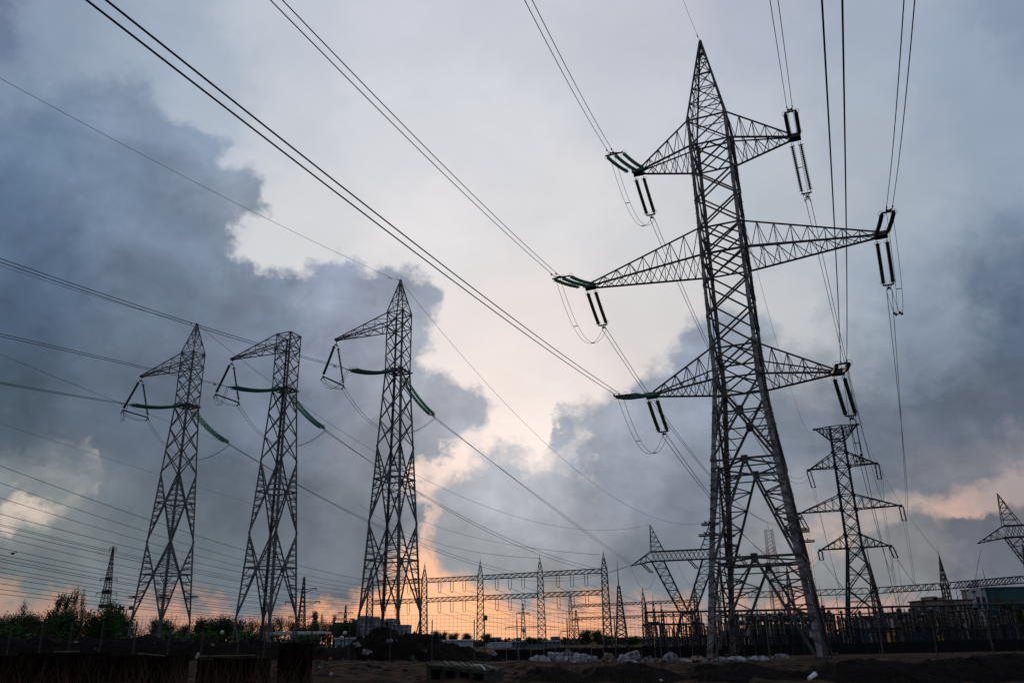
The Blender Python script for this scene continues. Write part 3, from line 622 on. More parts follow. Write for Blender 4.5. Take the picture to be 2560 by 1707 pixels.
for nm, d in TD.items():
    t = TT[nm]; zp = tl(LT['p']); h = hwt(zp); W = lambda x, y, z: t.location+(RT_@V3(x, y, z))
    A = W(0, -h*.6, zp+.1); B = on_sphere(*d['l'], A, 7.2, True)
    s_, ee = tension_set(A, B, 3, .7, U2, f'green glass insulator strings sagging leftwards from the {tname[nm]} one-armed pylon', 'green insulators pulled to the left', glass, r=.2, sag=.35, twin=.3)
    dist = B.y
    for e, pl, wn in zip(ee, (d['lw'], d['lo']), ('upper', 'lower')):
        c = through(pl, (e.y, 46 if nm == '3' else 58), ext=(0, .5)); c[0] = e
        wire(c, .024, f'{wn} wire of the pair leaving the {tname[nm]} one-armed pylon to the left edge', 'conductors to the left', damp=(2.5,))
    A2 = W(0, h*.9, zp-.1); B2 = on_sphere(*d['r'], A2, 7.4, False)
    s2, eb = tension_set(A2, B2, 2, .55, U2, f'pair of green insulator strings sagging down right from the {tname[nm]} one-armed pylon', 'green insulators sloping to the right', glass, r=.19, sag=.45, twin=.3)
    ENDS[nm] = eb
    # inverted V holding the jumper bar under the arm tip
    tip = W(-6.77*S, 0, tl(LT['l'])-.35); v = thing('insulator_set', tip, f'inverted V of insulator strings below the arm of the {tname[nm]} one-armed pylon', 'insulator', group='V insulators under the single arms')
    MB().bar(tip, tip-V3(0, 0, .45), .08).bar(tip-V3(0, 0, .45)-N2*.3, tip-V3(0, 0, .45)+N2*.3, .12).build('yoke_plate', ironm, v, world=True)
    e1, e2 = tip-N2*2.3-V3(0, 0, 5.0), tip+N2*2.0-V3(0, 0, 5.0); b1, b2 = tip-N2*.3-V3(0, 0, .45), tip+N2*.3-V3(0, 0, .45)
    disc_string(b1, e1, .16, .17, .05, bglass, v); disc_string(b2, e2, .16, .17, .05, ironm, v)
    for a, b in ((b1, e1), (b2, e2)):
        dd = (b-a).normalized(); MB().ring(a+dd*.45, dd, .26, .016).build('grading_ring', ironm, v, world=True); MB().ring(b-dd*.45, dd, .26, .016).build('grading_ring', ironm, v, world=True)
    mb = MB(); mb.tube([e1-V3(0, 0, .1), e2-V3(0, 0, .1)], .09, 6)
    for e in (e1, e2): mb.bar(e-V3(0, 0, .1), e-V3(0, 0, .55)-U2*.3, .09); mb.bar(e-V3(0, 0, .1), e-V3(0, 0, .5)+U2*.2, .09)
    mb.build('jumper_bar', ironm, v, world=True)
    jt = thing('jumper_loop', e1, f'thin wire loops joining both insulator sets of the {tname[nm]} one-armed pylon', 'jumper wire', group='jumper loops of the one-armed pylons')
    for q in (-1, 1):
        o_ = U2*q*.22-V3(0, 0, .5)
        for a, b, sg_ in ((ee[0 if q < 0 else 1], e1+o_, 1.6), (e1+o_, e2+o_, .35), (e2+o_, eb[0 if q < 0 else 1], 3.6)):
            P = para(a, b, sg_); MB().tube([P(i/16) for i in range(17)], .022, 5).build('jumper_wire', wirem, jt, world=True)
guard(TT['1'], ct, tl(4.3), 1.5, steel_w)
gz_ = at_y(1770, 1342, 63).z-base_z; guard(big, cb, gz_, 1.3, steel2); guard(big, cb, gz_+.8, 1.0, steel2)
# earth wires of the row
for nm, pl, Y1 in (('3', [(996,702),(690,560),(300,354),(0,198)], 50), ('1', [(490,809),(430,797),(200,728),(0,665)], 60)):
    t = TT[nm]; a = t.location+V3(0, 0, tl(LT['a'])); c = through(pl, (a.y, Y1), ext=(0, .5)); c[0] = a
    wire(c, .017, f'thin earth wire from the peak of the {tname[nm]} one-armed pylon up to the left', 'earth wires', name='earth_wire', damp=(1.8,))
MB().ring(TT['3'].location+V3(-.2, 0, tl(LT['a'])+.5), (.4, 1, 0), .32, .02).build('wire_loop', wirem, TT['3'], world=True)
# ------------------------------------------------------------------ right: double-circuit pylon
D4 = 150; TH4 = .458; Z4 = [(36.349, None), (31.479, 28.874), (23.705, 21.067), (16.614, 14.319)]; L4 = [3.854, 5.928, 8.646, 5.916]; B4 = -2.2
A4 = V3(D4*math.tan(.382), D4, 0)*S; l4 = lambda z: z*S+CZ-B4
def hw4(z):
    zr = (z+B4-CZ)/S
    if zr > 14.319: return S*(1.1+.127*(36.35-zr)/(36.35-14.319))
    return S*(1.227+2.3*(14.319-zr)/(14.319+2.2))
def c4(k, z): sx_, sy_ = [(-1, -1), (1, -1), (1, 1), (-1, 1)][k]; h = hw4(z); return V3(sx_*h, sy_*h, z)
t4 = thing('transmission_tower', A4+V3(0, 0, B4), 'dark double-circuit pylon with a flat wide top and six arms, right of the tallest pylon', 'pylon', -TH4)
for k in range(4):
    mb = MB(); q = [0, l4(14.319), l4(36.349)]
    for a, b in zip(q[:-1], q[1:]): mb.bar(c4(k, a), c4(k, b), .42 if a == 0 else .34)
    for zz in (14.319, 16.614, 21.067, 23.705, 28.874, 31.479): mb.box(c4(k, l4(zz)), (.75, .75, .6))
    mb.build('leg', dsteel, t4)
mb = MB()
seg = [(14.319, 16.614, 1), (16.614, 21.067, 2), (21.067, 23.705, 1), (23.705, 28.874, 2), (28.874, 31.479, 1), (31.479, 36.349, 3)]
for a, b, n in seg:
    for i in range(n): z0, z1 = l4(a+(b-a)*i/n), l4(a+(b-a)*(i+1)/n); xcell(mb, c4, z0, z1, .16); [mb.bar(c4(k, (z0+z1)/2), c4((k+1) % 4, (z0+z1)/2), .1) for k in range(4)]
for zz in (14.319, 16.614, 21.067, 23.705, 28.874, 31.479, 36.349, 33.8):
    for k in range(4): mb.bar(c4(k, l4(zz)), c4((k+1) % 4, l4(zz)), .18)
lz = [0, 3.2, 7.6, 11.3, 14.319]; lz = [0]+[l4(q) for q in (2.6, 7.3, 11.6, 14.319)]
for z0, z1 in zip(lz[:-1], lz[1:]):
    xcell(mb, c4, z0, z1, .22)
    for k in range(4):
        k2 = (k+1) % 4; h0, h1 = hw4(z0), hw4(z1); X = lerp(c4(k, z0), c4(k2, z1), h0/(h0+h1))
        for a in (k, k2):
            mb.bar(c4(a, X.z), X, .14)
            for tt in (.35, .65):
                for zz in (z0, z1): q = lerp(c4(a, zz), X, tt); mb.bar(q, c4(a, q.z), .1)
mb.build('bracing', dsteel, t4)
T4 = {}
for i, (zt_, zl_) in enumerate(Z4):
    for sg in (-1, 1):
        mb = MB()
        if i == 0: za, zc_, ztip = l4(36.349), l4(33.8), l4(36.349)
        else: za, zc_, ztip = l4(zt_), l4(zl_), l4(zl_)
        tp = V3(sg*L4[i]*S, 0, ztip); T4[sg, i] = tp
        ch = {(a, y): (V3(sg*hw4(z), y*hw4(z), z), tp+V3(-sg*.2, y*.2, 0)) for a, z in (('t', za), ('b', zc_)) for y in (-1, 1)}
        for p, q in ch.values(): mb.bar(p, q, .2)
        n = 5 if i == 2 else 4
        for j in range(n):
            t0, t1 = j/(n+.3), (j+1)/(n+.3); P = lambda a, y, q: lerp(ch[a, y][0], ch[a, y][1], q)
            for y in (-1, 1): mb.bar(P('t', y, t1), P('b', y, t1), .12); mb.bar(P('t', y, t1), P('b', y, t0), .12)
            mb.bar(P('b', -1, t0), P('b', 1, t1), .1)
        mb.box(tp, (.6, .7, .4)); mb.build('cross_arm', dsteel, t4)
R4 = Matrix.Rotation(-TH4, 4, 'Z')
hang = {(-1,1):((2029,1176),(2034,1218)),(1,1):((2192,1161),(2199,1197)),(-1,2):((2003,1288),(2018,1322)),(1,2):((2253,1268),(2261,1301)),(-1,3):((2052,1376),(2054,1399)),(1,3):((2228,1367),(2240,1393))}
for (sg, i), (p, q) in hang.items():
    tw = t4.location+(R4@T4[sg, i]); a = tw-V3(0, 0, .3); b = on_sphere(*q, a, 5.2 if i > 1 else 5.2, False)
    s_ = thing('insulator_set', a, f'two parallel dark strings under the {("upper","middle","lower")[i-1]} {SIDE[sg]} arm, double-circuit pylon', 'insulator', group='insulators of the double-circuit pylon')
    for o_ in (-.45, .45): disc_string(a+V3(o_, 0, 0), b+V3(o_, 0, 0), .17, .3, 0, dsteel, s_, .1, n=6)
    mb = MB(); mb.bar(a-V3(.6, 0, 0), a+V3(.6, 0, 0), .16); mb.bar(b-V3(.6, 0, 0), b+V3(.6, 0, 0), .14); mb.build('yoke_plate', ironm, s_, world=True); ENDS['D', sg, i] = b
# ------------------------------------------------------------------ portal (Y) pylons
def y_pylon(loc, rz, label, s=1.0):
    t = thing('portal_pylon', loc, label, 'pylon', rz, 'portal pylons by the substation'); W_ = 6.7; Hb, Ht, Hw, Pk = 17.8, 19.8, 7.1, 25.6; d = 1.1; t.scale = (s,)*3
    mb = MB()                          # lower body
    for y in (-1, 1):
        for x in (-1, 1): mb.bar((x*3.2, y*2.6, 0), (x*1.3, y*d, Hw), 0.216)
        for a in (0, .5):
            A = lambda x, q: lerp(V3(x*3.2, y*2.6, 0), V3(x*1.3, y*d, Hw), q); mb.bar(A(-1, a), A(1, a+.5), 0.126); mb.bar(A(1, a), A(-1, a+.5), 0.126); mb.bar(A(-1, a+.5), A(1, a+.5), 0.126)
    for x in (-1, 1): mb.bar((x*3.2, -2.6, 0), (x*1.3, d, Hw), 0.117); mb.bar((x*3.2, 2.6, 0), (x*1.3, -d, Hw), 0.117)
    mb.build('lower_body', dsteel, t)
    for sgn in (-1, 1):
        mb = MB()
        for y in (-1, 1):
            o0, o1, i0, i1 = V3(sgn*1.6, y*d, Hw), V3(sgn*W_, y*d*.8, Hb), V3(-sgn*.2, y*d, Hw), V3(sgn*(W_-2.6), y*d*.8, Hb)
            mb.bar(o0, o1, 0.180); mb.bar(i0, i1, 0.180)
            for j in range(7):
                a, b = j/7, (j+1)/7; mb.bar(lerp(o0, o1, a), lerp(i0, i1, b), 0.090); mb.bar(lerp(i0, i1, b), lerp(o0, o1, b), 0.090); mb.bar(lerp(i0, i1, a), lerp(o0, o1, b), 0.073)
        for j in range(8): a = j/7; mb.bar(lerp(V3(sgn*1.6, -d, Hw), V3(sgn*W_, -d*.8, Hb), a), lerp(V3(sgn*1.6, d, Hw), V3(sgn*W_, d*.8, Hb), min(1, a+.1)), 0.081)
        mb.build('fork_leg', dsteel, t)
        mb = MB(); x0, x1 = sgn*W_, sgn*(W_-2.8); ap = V3(sgn*(W_-.2), 0, Pk)
        for x in (x0, x1):
            for y in (-1, 1): mb.bar((x, y*.9, Ht), ap, 0.117)
        for j in range(5):
            a, b = j/5.5, (j+1)/5.5
            for y in (-1, 1): mb.bar(lerp(V3(x0, y*.9, Ht), ap, a), lerp(V3(x1, y*.9, Ht), ap, b), 0.073); mb.bar(lerp(V3(x1, y*.9, Ht), ap, b), lerp(V3(x0, y*.9, Ht), ap, b), 0.073)
        mb.build('peak', dsteel, t)
        mb = MB(); tp = V3(sgn*(W_+4.6), 0, Hb-.8)
        for y in (-1, 1):
            mb.bar((sgn*W_, y*.9, Ht), tp, 0.152); mb.bar((sgn*W_, y*.9, Hb), tp, 0.152)
            for j in (1, 2, 3): q = j/4; a, b = lerp(V3(sgn*W_, y*.9, Ht), tp, q), lerp(V3(sgn*W_, y*.9, Hb), tp, q); mb.bar(a, b, 0.090); mb.bar(a, lerp(V3(sgn*W_, y*.9, Hb), tp, q-.25), 0.081)
        mb.build('cross_arm', dsteel, t)
    mb = MB(); n = 14
    for y in (-1, 1):
        for z in (Hb, Ht): mb.bar((-W_, y*.9, z), (W_, y*.9, z), 0.163)
        for j in range(n):
            x0, x1 = -W_+2*W_*j/n, -W_+2*W_*(j+1)/n; mb.bar((x0, y*.9, Hb), (x1, y*.9, Ht), 0.081); mb.bar((x1, y*.9, Hb), (x0, y*.9, Ht), 0.081)
    for j in range(n+1): x0 = -W_+2*W_*j/n; mb.bar((x0, -.9, Hb), (x0, .9, Hb), 0.073)
    mb.build('bridge_beam', dsteel, t)
    return t
pY = at_y(1709, 1600, 205); y1 = y_pylon(V3(pY.x+1.5, 205, -1.6), -.30, 'dark Y-shaped portal pylon with a long lattice bridge, left behind the tallest pylon', 1.135)

pR = at_y(2500, 1400, 166); y2 = y_pylon(V3(pR.x+10.6, 166, -1.6), -.30, 'dark Y-shaped portal pylon cut off by the right edge of the photo', 1.135)
def loc_on(t, p): return Matrix.LocRotScale(t.location, t.rotation_euler, t.scale)@V3(*p)
def span(A, B, mids, r, label, group=None, n=30, **k):
    A, B = Vector(A), Vector(B); d = V3(B.x-A.x, B.y-A.y, 0); H = d.length; d.normalize(); nrm = V3(-d.y, d.x, 0); num = den = 0
    for px, py in mids:
        q = ray(px, py); kk = nrm.dot(A)/nrm.dot(q); q = q*kk; t = (q-A).dot(d)/H if False else (V3(q.x-A.x, q.y-A.y, 0)).dot(d)/H
        if .03 < t < .97: w = 4*t*(1-t); num += w*((A.z+(B.z-A.z)*t)-(CZ+q.z)); den += w*w
    sag = num/den if den else H*.02
    sag = max(-.5, min(sag, H*.12)); return wire([lerp(A, B, i/n)+V3(0, 0, -sag*4*(i/n)*(1-i/n)) for i in range(n+1)], r, label, group, **k)
G5 = 'conductors from the row of one-armed pylons to the substation'
for nm, end, Y1, mids, wh in (('1', (1292,1434), 168, [(669,1163),(850,1268),(1050,1358),(1107,1381)], 'the double-beam gantry'), ('2', (1488,1423), 161, [(930,1155),(1051,1230),(1297,1363)], 'the end of the upper gantry beam'),
                              ('3', (1578,1410), 205, [(1288,1207),(1431,1304),(1498,1347)], 'the portal pylon')):
    for q, e in enumerate(ENDS[nm]):
        B = at_y(*end, Y1)+V3(0, 0, .28-.56*q)
        span(e, B, [(a, b-2+5*q) for a, b in mids], .03, f'{("upper","lower")[q]} wire falling from the {tname[nm]} one-armed pylon to {wh}', G5)
a = TT['3'].location+V3(0, 0, tl(LT['a'])); span(a, loc_on(y1, (6.5, 0, 25.6)), [(1134,861.6),(1308,1050),(1442,1171.6),(1533.7,1245),(1700,1315)], .022, 'thin earth wire from the central one-armed pylon to the right peak of the portal pylon', 'earth wires', name='earth_wire')
a = TT['1'].location+V3(0, 0, tl(LT['a'])); span(a, loc_on(y1, (-6.5, 0, 25.6)), [(591,883),(753,1001),(967.6,1136),(1282,1292),(1503,1337)], .024, 'thin earth wire from the left one-armed pylon to the left peak of the portal pylon', 'earth wires', name='earth_wire')
G6 = 'conductors between the tallest pylon and the double-circuit pylon'
MID = {(-1,1):[(1655.5,617),(1737.7,800),(1837,1000),(1885,1086),(1977,1196)], (-1,2):[(1600,959),(1740,1140),(1822,1234),(1912,1307),(1949,1314)], (-1,3):[(1771,1236),(1855,1330),(1924,1395)],
       (1,1):[(2046,640),(2108,900),(2146,1040),(2177,1140)], (1,2):[(2235,893),(2255,1040),(2262,1174)], (1,3):[(2138,1120),(2171,1237),(2197,1340)]}
for (sg, lev), es in ENDS.items() if False else [(k, v) for k, v in ENDS.items() if isinstance(k, tuple) and len(k) == 2]:
    tip = t4.location+(R4@T4[sg, lev])
    for q, e in enumerate(es): span(e, tip+V3(.5-1.0*(1-q), -1.2, -.6), MID[sg, lev], .028, f'{("left","right")[q]} wire of the pair leading away, {LEVN[lev]} {SIDE[sg]} arm of the tallest pylon', G6)
span(gp, t4.location+(R4@T4[-1, 0]), [(1894,678),(1925,800),(1977,970),(2018,1079)], .02, 'faint earth wire from the tip of the tallest pylon down to the flat-topped double-circuit pylon', 'earth wires', name='earth_wire')
# ------------------------------------------------------------------ substation gantries
def gcol(t, p, zt, za, w, m_, name='gantry_column', base=-1.2, n=12):
    mb = MB(); w2 = w*.62
    P = lambda sx_, sy_, z: V3(p.x+sx_*lerp(w, w2, max(0, (z-base)/(zt-base)))*.5, p.y+sy_*lerp(w, w2, max(0, (z-base)/(zt-base)))*.5, z) if z <= zt else V3(p.x+sx_*w2*.5*(za-z)/(za-zt), p.y+sy_*w2*.5*(za-z)/(za-zt), z)
    cs = [(-1, -1), (1, -1), (1, 1), (-1, 1)]
    for s_ in cs: mb.bar(P(*s_, base), P(*s_, zt), .14); mb.bar(P(*s_, zt), P(*s_, za-.05), .1)
    zz = [base+(zt-base)*i/n for i in range(n+1)]+[zt+(za-zt)*.35, zt+(za-zt)*.65]
    for a, b in zip(zz[:-1], zz[1:]):
        for k in range(4): s_, t_ = cs[k], cs[(k+1) % 4]; mb.bar(P(*s_, a), P(*t_, b), .08); mb.bar(P(*t_, a), P(*s_, b), .08); mb.bar(P(*s_, b), P(*t_, b), .07)
    mb.bar((p.x, p.y, za-.2), (p.x, p.y, za+.5), .06)
    return mb.build(name, m_, t, world=True)
def gbeam(t, A, B, h, m_, w=.6, step=1.3, haunch=False):
    mb = MB(); d = B-A; L_ = d.length; n = int(L_/step); nn = V3(-d.y, d.x, 0).normalized()*w/2
    for y in (-1, 1):
        if haunch: mb.bar(A+nn*y+d*.04, B+nn*y-d*.04, .12); mb.bar(A-V3(0, 0, h), A+nn*y+d*.04, .12); mb.bar(B-V3(0, 0, h), B+nn*y-d*.04, .12)
        else: mb.bar(A+nn*y, B+nn*y, .12)
        mb.bar(A+nn*y-V3(0, 0, h), B+nn*y-V3(0, 0, h), .12)
        for i in range(n):
            a, b = A+d*(i/n)+nn*y, A+d*((i+1)/n)+nn*y
            if haunch and (i == 0 or i == n-1): continue
            mb.bar(a-V3(0, 0, h), b, .09); mb.bar(b, b-V3(0, 0, h), .07)
    for i in range(n): a, b = A+d*(i/n), A+d*((i+1)/n); mb.bar(a-nn-V3(0, 0, h), b+nn-V3(0, 0, h), .06)
    return mb.build('gantry_beam', m_, t, world=True)
GI = []
def gantry(cols, zb_, za, w, h, m_, label, nins=3, hook=1.9, base=-1.2, haunch=False, n=12, extra=None):
    P = [at_y(px, 1600, Y) for px, Y in cols]; t = thing('substation_gantry', V3(P[0].x, P[0].y, base), label, 'gantry')
    for p in P: p.z = 0; gcol(t, p, max(zb_)+h*.5, za, w, m_, base=base, n=n)
    for zi, z in enumerate(zb_):
        for A, B in zip(P[:-1], P[1:]):
            A2, B2 = V3(A.x, A.y, z+h/2), V3(B.x, B.y, z+h/2); dd = (B2-A2).normalized()*w*.4; gbeam(t, A2+dd, B2-dd, h, m_, haunch=haunch)
            for i in range(nins): GI.append((lerp(A2, B2, (i+1)/(nins+1)+(.03 if i == 0 else -.03 if i == 2 else 0))-V3(0, 0, h), hook, zi))
    return t, P
g1, P1 = gantry([(921, 184), (1058.5, 178), (1201.5, 172), (1355, 166), (1520, 160)], [9.2, 13.1], 16.4, 1.6, .8, gsteel, 'long double-beam lattice gantry with five pointed columns in the orange glow', 3, 1.9)
g2, P2 = gantry([(1429, 236), (1615, 224), (1748, 216)], [6.3, 9.6], 13.4, 1.3, .6, gsteel, 'smaller two-beam gantry with short pointed columns left of the substation yard', 4, .0, n=10)
g3, P3 = gantry([(1800, 158), (1990, 155), (2205, 150), (2388, 139), (2610, 124)], [8.1], 13.0, 1.3, .95, dsteel, 'single-beam dark gantry across the right of the yard, with spiked columns', 3, 0, haunch=True, n=8)
pi_ = None
for i, (p, hk, zi) in enumerate(GI):
    if hk <= 0: continue
    lb = f'U-shaped hanging insulator below the {("lower","upper")[zi]} beam of the long gantry'
    if pi_ is None:
        pi_ = thing('hanging_insulator', p, lb, 'insulator', group='hanging insulators on the long gantry')
        for s_ in (-.28, .28): disc_string(p+V3(s_, 0, 0), p+V3(s_, 0, -hk), .09, .3, 0, gsteel, pi_, .1, n=5)
        MB().tube([p+V3(-.28, 0, -hk), p+V3(-.12, 0, -hk-.3), p+V3(.12, 0, -hk-.3), p+V3(.28, 0, -hk)], .05, 5).build('clamp', ironm, pi_, world=True); kids(pi_)
    else: dup(pi_, p, label=lb)
    pi_["group"] = pi_["group"]
for o in bpy.data.objects:
    if o.name.startswith('hanging_insulator'): o['group'] = 'hanging insulators below the '+('lower' if 'lower' in o['label'] else 'upper')+' beam'
# sagging bus wires behind the long gantry
for i in range(3):
    for z in (6.9, 10.8):
        for j in range(3):
            A = lerp(P1[j+1], P1[j+2], (i+1)/4); A = V3(A.x, A.y, z); B = A+V3(26+6*i, 60, -3.0)
            wire(wire_pts(A, B, 1.6, 0, 12), .03, 'thin droppers fanning away behind the long gantry', 'droppers behind the long gantry')
# faint long lines
for k, (pts, Ys) in enumerate([([(0,885),(257,991),(400,1045),(570,1110)], (150, 260)), ([(0,1063),(200,1118),(390,1180),(600,1255),(780,1302)], (220, 400)), ([(1050,1299),(1200,1345),(1360,1375),(1500,1385)], (300, 170)), ([(900,1262),(1050,1342),(1200,1382),(1350,1394)], (300, 170))]):
    wire(through(pts, Ys, ext=(.15 if k < 2 else 0, 0)), .035, ('faint far wire crossing the sky beside the left pylon', 'faint far wire passing in front of the broken bright cloud', 'faint far wire ending at the last gantry peak', 'faint far wire ending at the fourth gantry peak')[k], 'faint far wires', name='earth_wire')
W18 = [[(0,1163),(300,1275),(560,1359),(895,1446)],[(0,1205),(300,1310),(560,1385),(895,1461)],[(0,1243),(300,1337),(560,1404),(895,1471)],[(0,1283),(300,1363),(560,1420),(895,1480)],[(0,1309),(300,1382),(560,1436),(895,1490)],[(0,1313),(300,1387),(560,1441),(895,1494)],
[(0,1326),(300,1394),(560,1446),(895,1498)],[(0,1342),(300,1412),(560,1464),(895,1505)],[(0,1368),(300,1434),(560,1476),(895,1510)],[(0,1385),(300,1446),(560,1483),(895,1513)],[(0,1396),(300,1453),(560,1494),(895,1520)],[(0,1403),(300,1458),(560,1498),(895,1525)],
[(0,1418),(300,1471),(560,1508),(895,1530)],[(0,1430),(300,1478),(560,1513),(895,1535)],[(0,1443),(300,1487),(560,1520),(895,1540)],[(0,1459),(300,1497),(560,1528),(895,1545)],[(0,1473),(300,1508),(560,1536),(895,1550)],[(0,1484),(300,1516),(560,1540),(895,1556)]]
ordn = ['first', 'second', 'third', 'fourth', 'fifth', 'sixth', 'seventh', 'eighth', 'ninth', 'tenth', 'eleventh', 'twelfth', 'thirteenth', 'fourteenth', 'fifteenth', 'sixteenth', 'seventeenth', 'eighteenth', 'nineteenth', 'twentieth']
for k, pts in enumerate(W18):
    wire(through(pts, (100, 205), ext=(.12, .28)), (.028 if k % 3 else .034) if k < 8 else .03, f'{ordn[k]} wire from the top of the bundle of lines crossing low behind the left pylons', 'lines crossing low behind the left pylons')
# downleads from the double-circuit pylon
for (sg, i), end, mids in (((1, 1), (2238, 1462), [(2215,1300),(2224,1360)]), ((1, 2), (2287, 1462), [(2275,1400)]), ((1, 3), (2290, 1464), [(2262,1425)]), ((-1, 1), (2100, 1474), [(2060,1310),(2081,1424)]), ((-1, 3), (2112, 1474), [(2085,1440)]), ((-1, 2), (2040, 1476), [(2026,1400)])):
    for q in (-1, 1): span(ENDS['D', sg, i]+V3(q*.3, 0, 0), at_y(end[0]+q*2, end[1], 150), mids, .03, f'{("left","right")[q>0]} wire dropping to the gantry, {("upper","middle","lower")[i-1]} {SIDE[sg]} arm of the double-circuit pylon', 'downleads to the dark gantry')
span(t4.location+(R4@T4[1, 0]), V3(P3[3].x, P3[3].y, 13.2), [(2195,1158),(2262,1278)], .022, 'faint earth wire from the double-circuit pylon to the rightmost gantry spike', 'earth wires', name='earth_wire')
for k, px in enumerate((2105, 2160, 2235, 2262, 2282, 2310, 2330, 2420, 2520)):
    A = at_y(px, 1474-(px-2190)*.06, 150-(px-2190)*.05); wire([A, A+V3(.4+k*.1, 12, -4.6)], .03, 'thin dropper from the dark gantry beam to the busbars', 'droppers from the dark gantry')
wire(through([(2453,1372),(2443,1420),(2437,1462)], (166, 150)), .035, 'wire dropping from the left arm tip of the pylon at the right edge', 'downleads to the dark gantry')
# insulators and loops of the portal pylon
for A, B, lo, nm in (((1603,1406),(1629,1431),(1612,1460),'left arm'), ((1719,1395),(1742,1420),(1727,1450),'middle'), ((1843,1384),(1866,1412),(1850,1440),'right arm')):
    a, b = at_y(*A, 203), at_y(*B, 208); t = thing('insulator_set', a, f'two slanting insulator strings at the {nm} of the long lattice bridge', 'insulator', group='insulators of the portal pylon')
    for o_ in (-.3, .3): disc_string(a+V3(o_, 0, 0), b+V3(o_, 0, 0), .16, .3, 0, dsteel, t, .1, n=6)
    MB().bar(b-V3(.5, 0, 0), b+V3(.5, 0, 0), .12).build('yoke_plate', ironm, t, world=True)
    c0 = at_y(A[0]-26, A[1]+10, 201); P = para(c0, b+V3(.8, 0, -.6), 4.2); wire([P(i/16) for i in range(17)], .03, f'hanging wire loop under the {nm} of the long lattice bridge', 'loops under the lattice bridge', name='jumper_wire', cat='jumper wire')
A = at_y(1578, 1412, 203)
for e, mids, lb in (((1340, 1442), [(1450,1441)], 'wire sagging left from the portal pylon towards the long gantry'), ((1240, 1440), [(1420,1450)], 'second wire sagging left from the portal pylon below the upper gantry beam')):
    span(A, at_y(*e, 190), mids, .035, lb, 'wires left of the portal pylon')
# ------------------------------------------------------------------ masts and small distant pylons
def mast(px0, py0, px1, py1, Y, w0, w1, m1, m2, label, name='lattice_mast', spire=0, arms=(), n=14, cat='mast', bar=.1, group=None, bulbs=()):
    B, A = at_y(px0, py0, Y), at_y(px1, py1, Y); B.z = min(B.z, -1); T = V3(B.x, Y, A.z); t = thing(name, B, label, cat, group=group)
    H = T.z-B.z; cs = [(-1, -1), (1, -1), (1, 1), (-1, 1)]; P = lambda s_, q: B+V3(s_[0]*lerp(w0, w1, q)/2, s_[1]*lerp(w0, w1, q)/2, H*q)
    bands = 6 if m2 is not m1 else 1
    for bnd in range(bands):
        mb = MB(); q0, q1 = bnd/bands, (bnd+1)/bands; nn = max(2, n//bands)
        for s_ in cs: mb.bar(P(s_, q0), P(s_, q1), bar*1.3)
        for i in range(nn):
            a, b = q0+(q1-q0)*i/nn, q0+(q1-q0)*(i+1)/nn
            for k in range(4): mb.bar(P(cs[k], a), P(cs[(k+1) % 4], b), bar*.7); mb.bar(P(cs[(k+1) % 4], a), P(cs[k], b), bar*.7)
        mb.build('mast_section', m1 if bnd % 2 == 0 else m2, t, world=True)
    if spire: MB().tube([T, T+V3(0, 0, spire*.5), T+V3(0, 0, spire)], [bar*.9, bar*.6, bar*.25], 5).build('lightning_rod', ironm, t, world=True)
    for q, L_, dz in arms:
        mb = MB()
        for s_ in (-1, 1): e = P((0, 0), q)+V3(s_*L_, 0, dz); mb.bar(P((0, -1), q+.02), e, bar); mb.bar(P((0, 1), q-.03), e, bar*.8); mb.bar(e, e-V3(0, 0, .9), bar*1.1)
        mb.build('cross_arm', m1, t, world=True)
    for q in bulbs: MB().box(P((0, 0), q), (lerp(w0, w1, q)*1.2, lerp(w0, w1, q)*1.2, H*.03)).build('platform', ironm, t, world=True)
    return t
darkred = mat('dark_red_steel', (.07, .022, .022), .7)
mast(252, 1585, 277, 1367, 230, 3.4, .25, darkred, darkred, 'dark red lattice pylon with short arms above the left trees', n=22, arms=((.70, 2.3, 0), (.57, 2.8, 0), (.99, .9, 0)), bulbs=(.70, .58, .45), cat='pylon', bar=.11)
mast(1955, 1600, 1925, 1322, 420, 6, 3.2, mat('mast_red', (.42, .05, .04)), mat('mast_white', (.6, .58, .58)), 'tall red and white lattice mast seen between the legs of the tallest pylon', n=30, bar=.17, spire=3)
mast(1555, 1606, 1549.5, 1463, 150, 2.2, .35, dsteel, dsteel, 'slim lattice lightning mast with a long needle right of the long gantry', spire=4.2, n=14, bar=.12)
mast(751, 1590, 752, 1441, 300, 3.4, .3, gsteel, gsteel, 'small distant pylon with three pairs of drooping arms right of the second pylon', n=16, arms=((.80, 4.5, 1), (.62, 6, 1), (.42, 4.5, 1)), cat='pylon', bar=.22)
mast(861, 1590, 861, 1512, 420, 2.4, .3, gsteel, gsteel, 'tiny far pylon above the bare trees left of the apartment block', n=9, arms=((.8, 3.5, .6), (.65, 4.5, .6), (.5, 3.5, .6)), cat='pylon', bar=.24)
mast(1309, 1608, 1308, 1508, 300, 2.2, .3, gsteel, gsteel, 'tiny far pylon with flat arms between the second and third gantry columns', n=12, arms=((.78, 2.2, 0), (.45, 6, 0)), cat='pylon', bar=.18)
mast(1443, 1606, 1443, 1524, 320, 2.2, .3, gsteel, gsteel, 'tiny far pylon with flat arms right of the fourth gantry column', n=10, arms=((.72, 2, 0), (.4, 6, 0)), cat='pylon', bar=.18)
for px, py, sp_, lb in ((2062, 1512, 4, 'left'), (2076, 1524, 0, 'middle'), (2318, 1500, 0, 'right')): mast(px+6, 1600, px, py, 170, 1.6, .3, dsteel, dsteel, f'{lb} one of three small pointed masts behind the busbars', spire=sp_, n=8, bar=.12)
P_ = at_y(2470, 1450, 165); MB().tube([V3(P_.x-.3, 165, 6), V3(P_.x-.6, 165, 12.5)], [.12, .04], 5).build('lightning_rod', ironm, g3, world=True)
